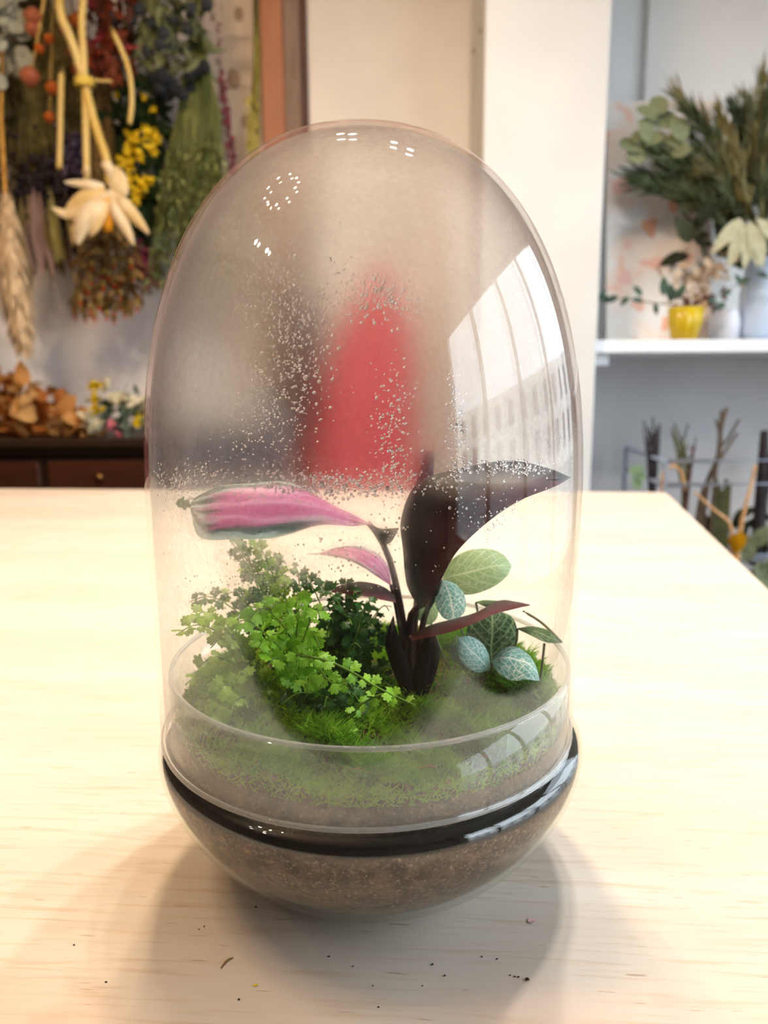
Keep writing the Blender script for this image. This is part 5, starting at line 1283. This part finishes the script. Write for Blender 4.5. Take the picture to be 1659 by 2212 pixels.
for x_, y_, s_ in ((1300, 632, 26), (1310, 648, 24), (1328, 640, 26), (1292, 650, 20), (1350, 640, 22), (1378, 640, 24), (1382, 652, 24), (1425, 640, 34), (1440, 655, 36), (1450, 648, 30), (1540, 650, 30), (1560, 655, 26), (1548, 640, 24), (1610, 600, 26), (1625, 590, 24), (1590, 615, 22), (1405, 655, 22)):
    inst('leaf', ed, ar, P(x_ + 8, y_, YV + rb.uniform(-.02, .03)), (rb.uniform(-1, .3), rb.uniform(-.4, .2), rb.uniform(-.8, .8)), (0, -1, .4), PX(s_ * 1.2, YV))
for k in range(26): inst('leaf', bul, ar, P(rb.uniform(1480, 1560), rb.uniform(630, 665), YV + rb.uniform(-.02, .03)), rnd_dir(rb), rnd_dir(rb), PX(rb.uniform(14, 26), YV))
for k in range(90): inst('floret', bgl, ar, P(rb.gauss(1515, 34), rb.gauss(600, 28), YV + rb.uniform(-.02, .05)), rnd_dir(rb), rnd_dir(rb), PX(rb.uniform(14, 30), YV))
# white vase and tall blue-white vase
def vase(name, px_, pyt, r_, Yv, label, mat, prof):
    b_ = Vector((P(px_, 733, Yv).x, Yv, SH_T)); h_ = P(px_, pyt, Yv).z - SH_T; r = PX(r_, Yv)
    t_ = thing(name, b_, label, 'vase'); m_ = MB(); m_.lathe([(0, 0)] + [(a * r, z * h_) for a, z in prof] + [(prof[-1][0] * r * 0.86, h_), (prof[-1][0] * r * 0.8, h_ * 0.1), (0, h_ * 0.1)], 32, b_); m_.build('body', mat, t_)
    m_ = MB(); m_.lathe([(prof[-1][0] * r * (0.93 + 0.07 * math.cos(2 * PI * k / 8)), h_ + 0.002 * math.sin(2 * PI * k / 8)) for k in range(9)], 32, b_); m_.build('lip', mat, t_); return b_, h_
vase('white_vase', 1562, 668, 32, 2.2, 'short white ceramic vase standing behind the yellow vase', plain('white_ceramic', (214, 214, 222), (204, 204, 212), 5, 0.3), [(0.7, 0), (0.95, 0.15), (1.0, 0.6), (0.85, 0.9), (0.8, 1.0)])
tb_, th_ = vase('tall_vase', 1640, 560, 46, 2.2, 'tall pale blue-white vase holding the large green bouquet', plain('blue_white_ceramic', (196, 212, 236), (186, 204, 230), 4, 0.25), [(0.75, 0), (0.92, 0.1), (1.0, 0.55), (0.86, 0.9), (0.84, 1.0)])
# large green bouquet
Y = 2.2; gb = thing('green_bouquet', tb_ + Vector((0, 0, th_)), 'large bouquet of feathery green grasses and eucalyptus in the tall vase', 'bouquet')
M_g1 = plain('grass_olive', (146, 138, 96), (110, 106, 68), 60, 0.8, stretch=(.3, 1, .3)); M_g2 = plain('grass_green', (92, 102, 68), (60, 70, 44), 60, 0.8); M_g3 = plain('grass_grey', (164, 164, 130), (128, 132, 98), 60, 0.8)
o0 = tb_ + Vector((0, 0, th_ * 0.95)); m1, m2_, m3 = MB(), MB(), MB(); dk = MB()
tips = [(1478, 222), (1500, 255), (1530, 280), (1560, 260), (1590, 240), (1620, 235), (1645, 200), (1660, 215), (1700, 230), (1740, 260), (1385, 395), (1400, 380), (1440, 340), (1470, 330), (1495, 300), (1450, 370), (1420, 400), (1500, 400), (1540, 380), (1800, 350), (1780, 420), (1570, 330), (1610, 300), (1650, 280), (1690, 320)]
for i, (x_, y_) in enumerate(tips):
    mb = (m1, m2_, m3)[i % 3] if not 10 <= i <= 16 else m2_
    mx, my = lerp(1640, x_, 0.55), lerp(560, y_, 0.72); e = P(x_, y_, Y + rb.uniform(-.08, .06)); c = resample([o0 + rv(0.015, rb), P(mx, my, Y + rb.uniform(-.04, .04)), e], 16); mb.tube(c, [0.0024] * 8 + [0.0014] * 8, 4)
    for j in range(6, 16):
        for _ in range(16):
            p = c[j] + rv(0.006, rb); d = (c[min(j + 1, 15)] - c[j - 1]).normalized() + rv(0.35, rb); mb.leaf(p, d, rnd_dir(rb), PX(rb.uniform(40, 80), Y), PX(4.5, Y), 0.2, 0.08, 3, 1)
for mb, mt in ((m1, M_g1), (m2_, M_g2), (m3, M_g3)): mb.build('grass', mt, gb, kind='stuff')
dgl2 = leaf_proto('leaf', plain('deep_olive_leaf', (66, 68, 40), (42, 46, 28), 30, 0.75), 0.5, 0.25, 0.2)
for k in range(130): inst('leaf', dgl2, gb, P(rb.uniform(1490, 1720), rb.uniform(385, 565), Y + rb.uniform(-.05, .08)), rnd_dir(rb), rnd_dir(rb), PX(rb.uniform(36, 70), Y))
eu2 = leaf_proto('leaf', plain('eu_olive', (140, 146, 110), (112, 118, 84), 14, 0.7, trans=0.12), 0.85, 0.12, 0.1, (0.5, 0.5), 6, 1)
m = MB(); m.tube([o0, P(1560, 380, Y), P(1470, 300, Y - .05), P(1375, 290, Y - .06)], 0.002, 5); m.build('stem', M_g1, gb)
for x_, y_, s_ in ((1440, 270, 62), (1462, 300, 50), (1405, 250, 44), (1425, 235, 40), (1395, 295, 46), (1370, 312, 44), (1382, 325, 40), (1480, 310, 40), (1402, 330, 44), (1445, 320, 36), (1420, 290, 46), (1375, 275, 30)):
    inst('leaf', eu2, gb, P(x_ + 14, y_ + 8, Y - .07 + rb.uniform(-.03, .03)), (rb.uniform(-1, -.2), rb.uniform(-.3, .3), rb.uniform(-.5, .8)), (rb.uniform(-.5, .5), -1, rb.uniform(-.2, .8)), PX(s_ * 1.1, Y))
pdl = leaf_proto('leaf', plain('pale_dry_leaf', (208, 206, 176), (180, 176, 140), 20, 0.7, trans=0.2), 0.3, 0.3, 0.2)
for x_, y_, dx, dz in ((1600, 470, -.6, -.7), (1605, 475, -.3, -1), (1615, 480, .0, -1), (1620, 478, .25, -1), (1628, 482, .3, -1), (1600, 480, -.2, -1), (1632, 470, .6, -.6)):
    inst('leaf', pdl, gb, P(x_, y_, Y - .14), (dx, -.2, dz), (0, -1, .2), (PX(88, Y), PX(88, Y), PX(88, Y)))

# ================================================================== UNDER THE SHELF: TROLLEY WITH BRANCHES
M_ch = plain('chrome', (206, 214, 228), (190, 200, 216), 8, 0.38, 0.8)
tr0, tr1, Yf, Yk = P(1438, 1000, 2.0).x, P(1800, 1000, 2.0).x, 2.0, 2.38
tz1, tz2 = P(1500, 996, Yf).z, P(1590, 1046, Yf).z
tr = thing('metal_trolley', ((tr0 + tr1) / 2, 2.19, ZF), 'chrome tube trolley under the shelf full of cut branches', 'trolley')
for x_ in (tr0, tr1):
    for y_ in (Yf, Yk):
        m = MB(); m.tube([(x_, y_, ZF + 0.04), (x_, y_, tz1)], 0.009, 8); m.build('leg', M_ch, tr)
        m = MB(); m.tube([(x_ - 0.01, y_, ZF + 0.03), (x_ + 0.01, y_, ZF + 0.03)], 0.03, 14); m.build('wheel', M_black, tr)
for z_ in (tz1, tz2, -0.35):
    for a_, b_ in (((tr0, Yf, z_), (tr1, Yf, z_)), ((tr0, Yf, z_), (tr0, Yk, z_)), ((tr1, Yf, z_), (tr1, Yk, z_))):
        m = MB(); m.tube([a_, b_], 0.0085, 8); m.build('rail', M_ch, tr)
bx((tr0, Yf, -0.372), (tr1, Yk, -0.36), 'tray', M_ch, tr, 0.002)
TZ = -0.36
M_db = plain('dark_bark', (52, 44, 46), (36, 30, 34), 60, 0.85); M_bb = plain('brown_bark', (96, 78, 62), (72, 58, 46), 60, 0.85); M_rb = plain('red_bark', (92, 54, 54), (70, 40, 42), 60, 0.8); M_bam = plain('bare_wood', (206, 164, 118), (184, 140, 96), 30, 0.6); M_ob = plain('olive_bark', (92, 92, 56), (70, 70, 40), 60, 0.85)
def sticks(name, label, mat, paths, Yd, cat='branch', grp=None, leafdef=None):
    c0 = P(paths[0][0][0][0], paths[0][0][0][1], Yd); t_ = thing(name, (c0.x, Yd, TZ), label, cat)
    for pts, r in paths:
        c = [P(x_, y_, Yd + (q[2] if len(q) > 2 else 0)) for q in pts for x_, y_ in (q[:2],)]
        if c[0].z < 0.0: c = [Vector((c[0].x + (c[0].x - c[1].x) * 0.2, c[0].y, TZ + 0.001))] + c
        m_ = MB(); m_.tube(resample(c, 14), list(np.linspace(PX(r, Yd), PX(r * 0.55, Yd), 14)), 7); m_.build('branch', mat, t_)
    return t_
def fan(x0, y0, n, spread, h, rnd): return [([(x0 + rnd.uniform(-6, 6), y0), (x0 + rnd.uniform(-spread, spread) * .6, y0 - h * .5), (x0 + rnd.uniform(-spread, spread), y0 - h * rnd.uniform(.7, 1.05))], rnd.uniform(2, 4)) for k in range(n)]
t = sticks('dark_twig_bundle', 'bundle of thin blackish twigs with small round green leaves in the trolley', M_db, fan(1408, 1075, 16, 20, 165, rb) + [([(1408, 1080), (1412, 1000), (1414, 935)], 9)], 2.12)
for x_, y_ in ((1392, 1014), (1388, 1046), (1396, 1030), (1380, 1012), (1384, 1044)): inst('leaf', leaf_proto('leaf', plain('round_green', (138, 164, 128), (112, 140, 104), 14, 0.7, trans=.15), 0.9, 0.1, 0.1, (0.5, 0.5), 6, 1), t, P(x_, y_, 2.08), (-1, -.2, rb.uniform(-.4, .5)), (0, -1, .3), PX(24, 2.08))
sticks('green_twig_bundle', 'bundle of short olive twigs standing between darker branches in the trolley', M_ob, fan(1478, 1080, 12, 30, 160, rb), 2.25)
sticks('forked_branch', 'tall forked brown branch rising from the trolley', M_bb, [([(1510, 1110), (1520, 1062), (1552, 985), (1556, 930), (1570, 880)], 8), ([(1550, 990), (1572, 950), (1597, 905)], 5), ([(1556, 940), (1546, 905)], 4), ([(1556, 925), (1558, 885)], 4), ([(1530, 1050), (1560, 985), (1594, 935)], 5)], 2.04)
sticks('reddish_branch', 'straight reddish branch crossing the trolley rail', M_rb, [([(1478, 1130), (1488, 1040), (1498, 965)], 6), ([(1482, 1090), (1470, 1040)], 3)], 2.02)
sticks('thick_branch', 'thick dark upright branch near the end of the trolley', M_db, [([(1640, 1130), (1645, 1040), (1652, 930)], 16), ([(1640, 1120), (1665, 1000), (1680, 900)], 10)], 2.06)
sticks('bare_stick', 'pale bare stick leaning across the trolley', M_bam, [([(1592, 1215), (1602, 1130), (1622, 1050), (1632, 1005)], 6)], 1.98)
sticks('bare_stick', 'pale bare stick slanting down behind the table corner', M_bam, [([(1578, 1135), (1540, 1100), (1500, 1062)], 5)], 1.99)
sticks('bent_cane', 'bent pale cane arching beside the dark twigs', M_bam, [([(1432, 1090), (1432, 1030), (1442, 1006), (1468, 1012), (1480, 1060)], 6)], 2.0)
t = sticks('olive_branch_bundle', 'bundle of mossy olive stems low in the trolley', M_ob, [([(1530 + k * 9, 1200), (1540 + k * 8, 1100), (1548 + k * 7, 1035 + 12 * (k % 3))], 7) for k in range(5)], 2.1)
# leafy greens and a yellow bloom lower down
M_lg = plain('broad_sage_leaf', (126, 134, 104), (98, 108, 78), 14, 0.7, trans=0.15); lgl = leaf_proto('leaf', M_lg, 0.6, 0.2, 0.25, (0.5, 0.6), 6, 1); dgl3 = leaf_proto('leaf', plain('deep_green_leaf', (58, 66, 36), (40, 46, 26), 20, 0.75, trans=.1), 0.45, 0.25, 0.25)
fg = thing('foliage_bundle', (P(1640, 1200, 2.05).x, 2.05, TZ), 'bundle of sage and dark green foliage at the end of the trolley', 'foliage')
m = MB()
for k in range(14): m.tube([(P(1640, 1200, 2.1).x + rb.uniform(-.05, .05), 2.1, TZ + 0.001), P(rb.uniform(1560, 1720), rb.uniform(1120, 1220), 2.05 + rb.uniform(-.05, .1))], 0.003, 5)
m.build('stem', M_ob, fg)
for k in range(70): inst('leaf', dgl3, fg, P(rb.uniform(1530, 1730), rb.uniform(1110, 1330), 2.08 + rb.uniform(-.03, .12)), rnd_dir(rb), rnd_dir(rb), PX(rb.uniform(40, 80), 2.05))
for x_, y_ in ((1620, 1180), (1645, 1230), (1612, 1215), (1655, 1270), (1630, 1250), (1665, 1200), (1690, 1240)): inst('leaf', lgl, fg, P(x_, y_, 1.98), (rb.uniform(-.5, .5), -.2, rb.uniform(-1, 1)), (rb.uniform(-.3, .3), -1, .2), PX(rb.uniform(60, 85), 2.0))
yb = thing('yellow_bloom', (P(1585, 1190, 1.97).x, 1.97, TZ), 'single golden yellow bloom low beside the table corner', 'flower')
m = MB(); m.tube([(P(1585, 1190, 1.97).x, 1.99, TZ + 0.001), P(1586, 1200, 1.97)], 0.003, 5); m.build('stem', M_ob, yb)
gyl = leaf_proto('petal', plain('golden_petal', (214, 164, 8), (190, 138, 6), 30, 0.6, trans=.2), 0.4, 0.3, 0.15)
for k in range(9): inst('petal', gyl, yb, P(1588, 1195, 1.97), (rb.uniform(-.5, .4), rb.uniform(-.4, .3), 1 if k < 6 else -1), rnd_dir(rb), PX(52, 1.97))
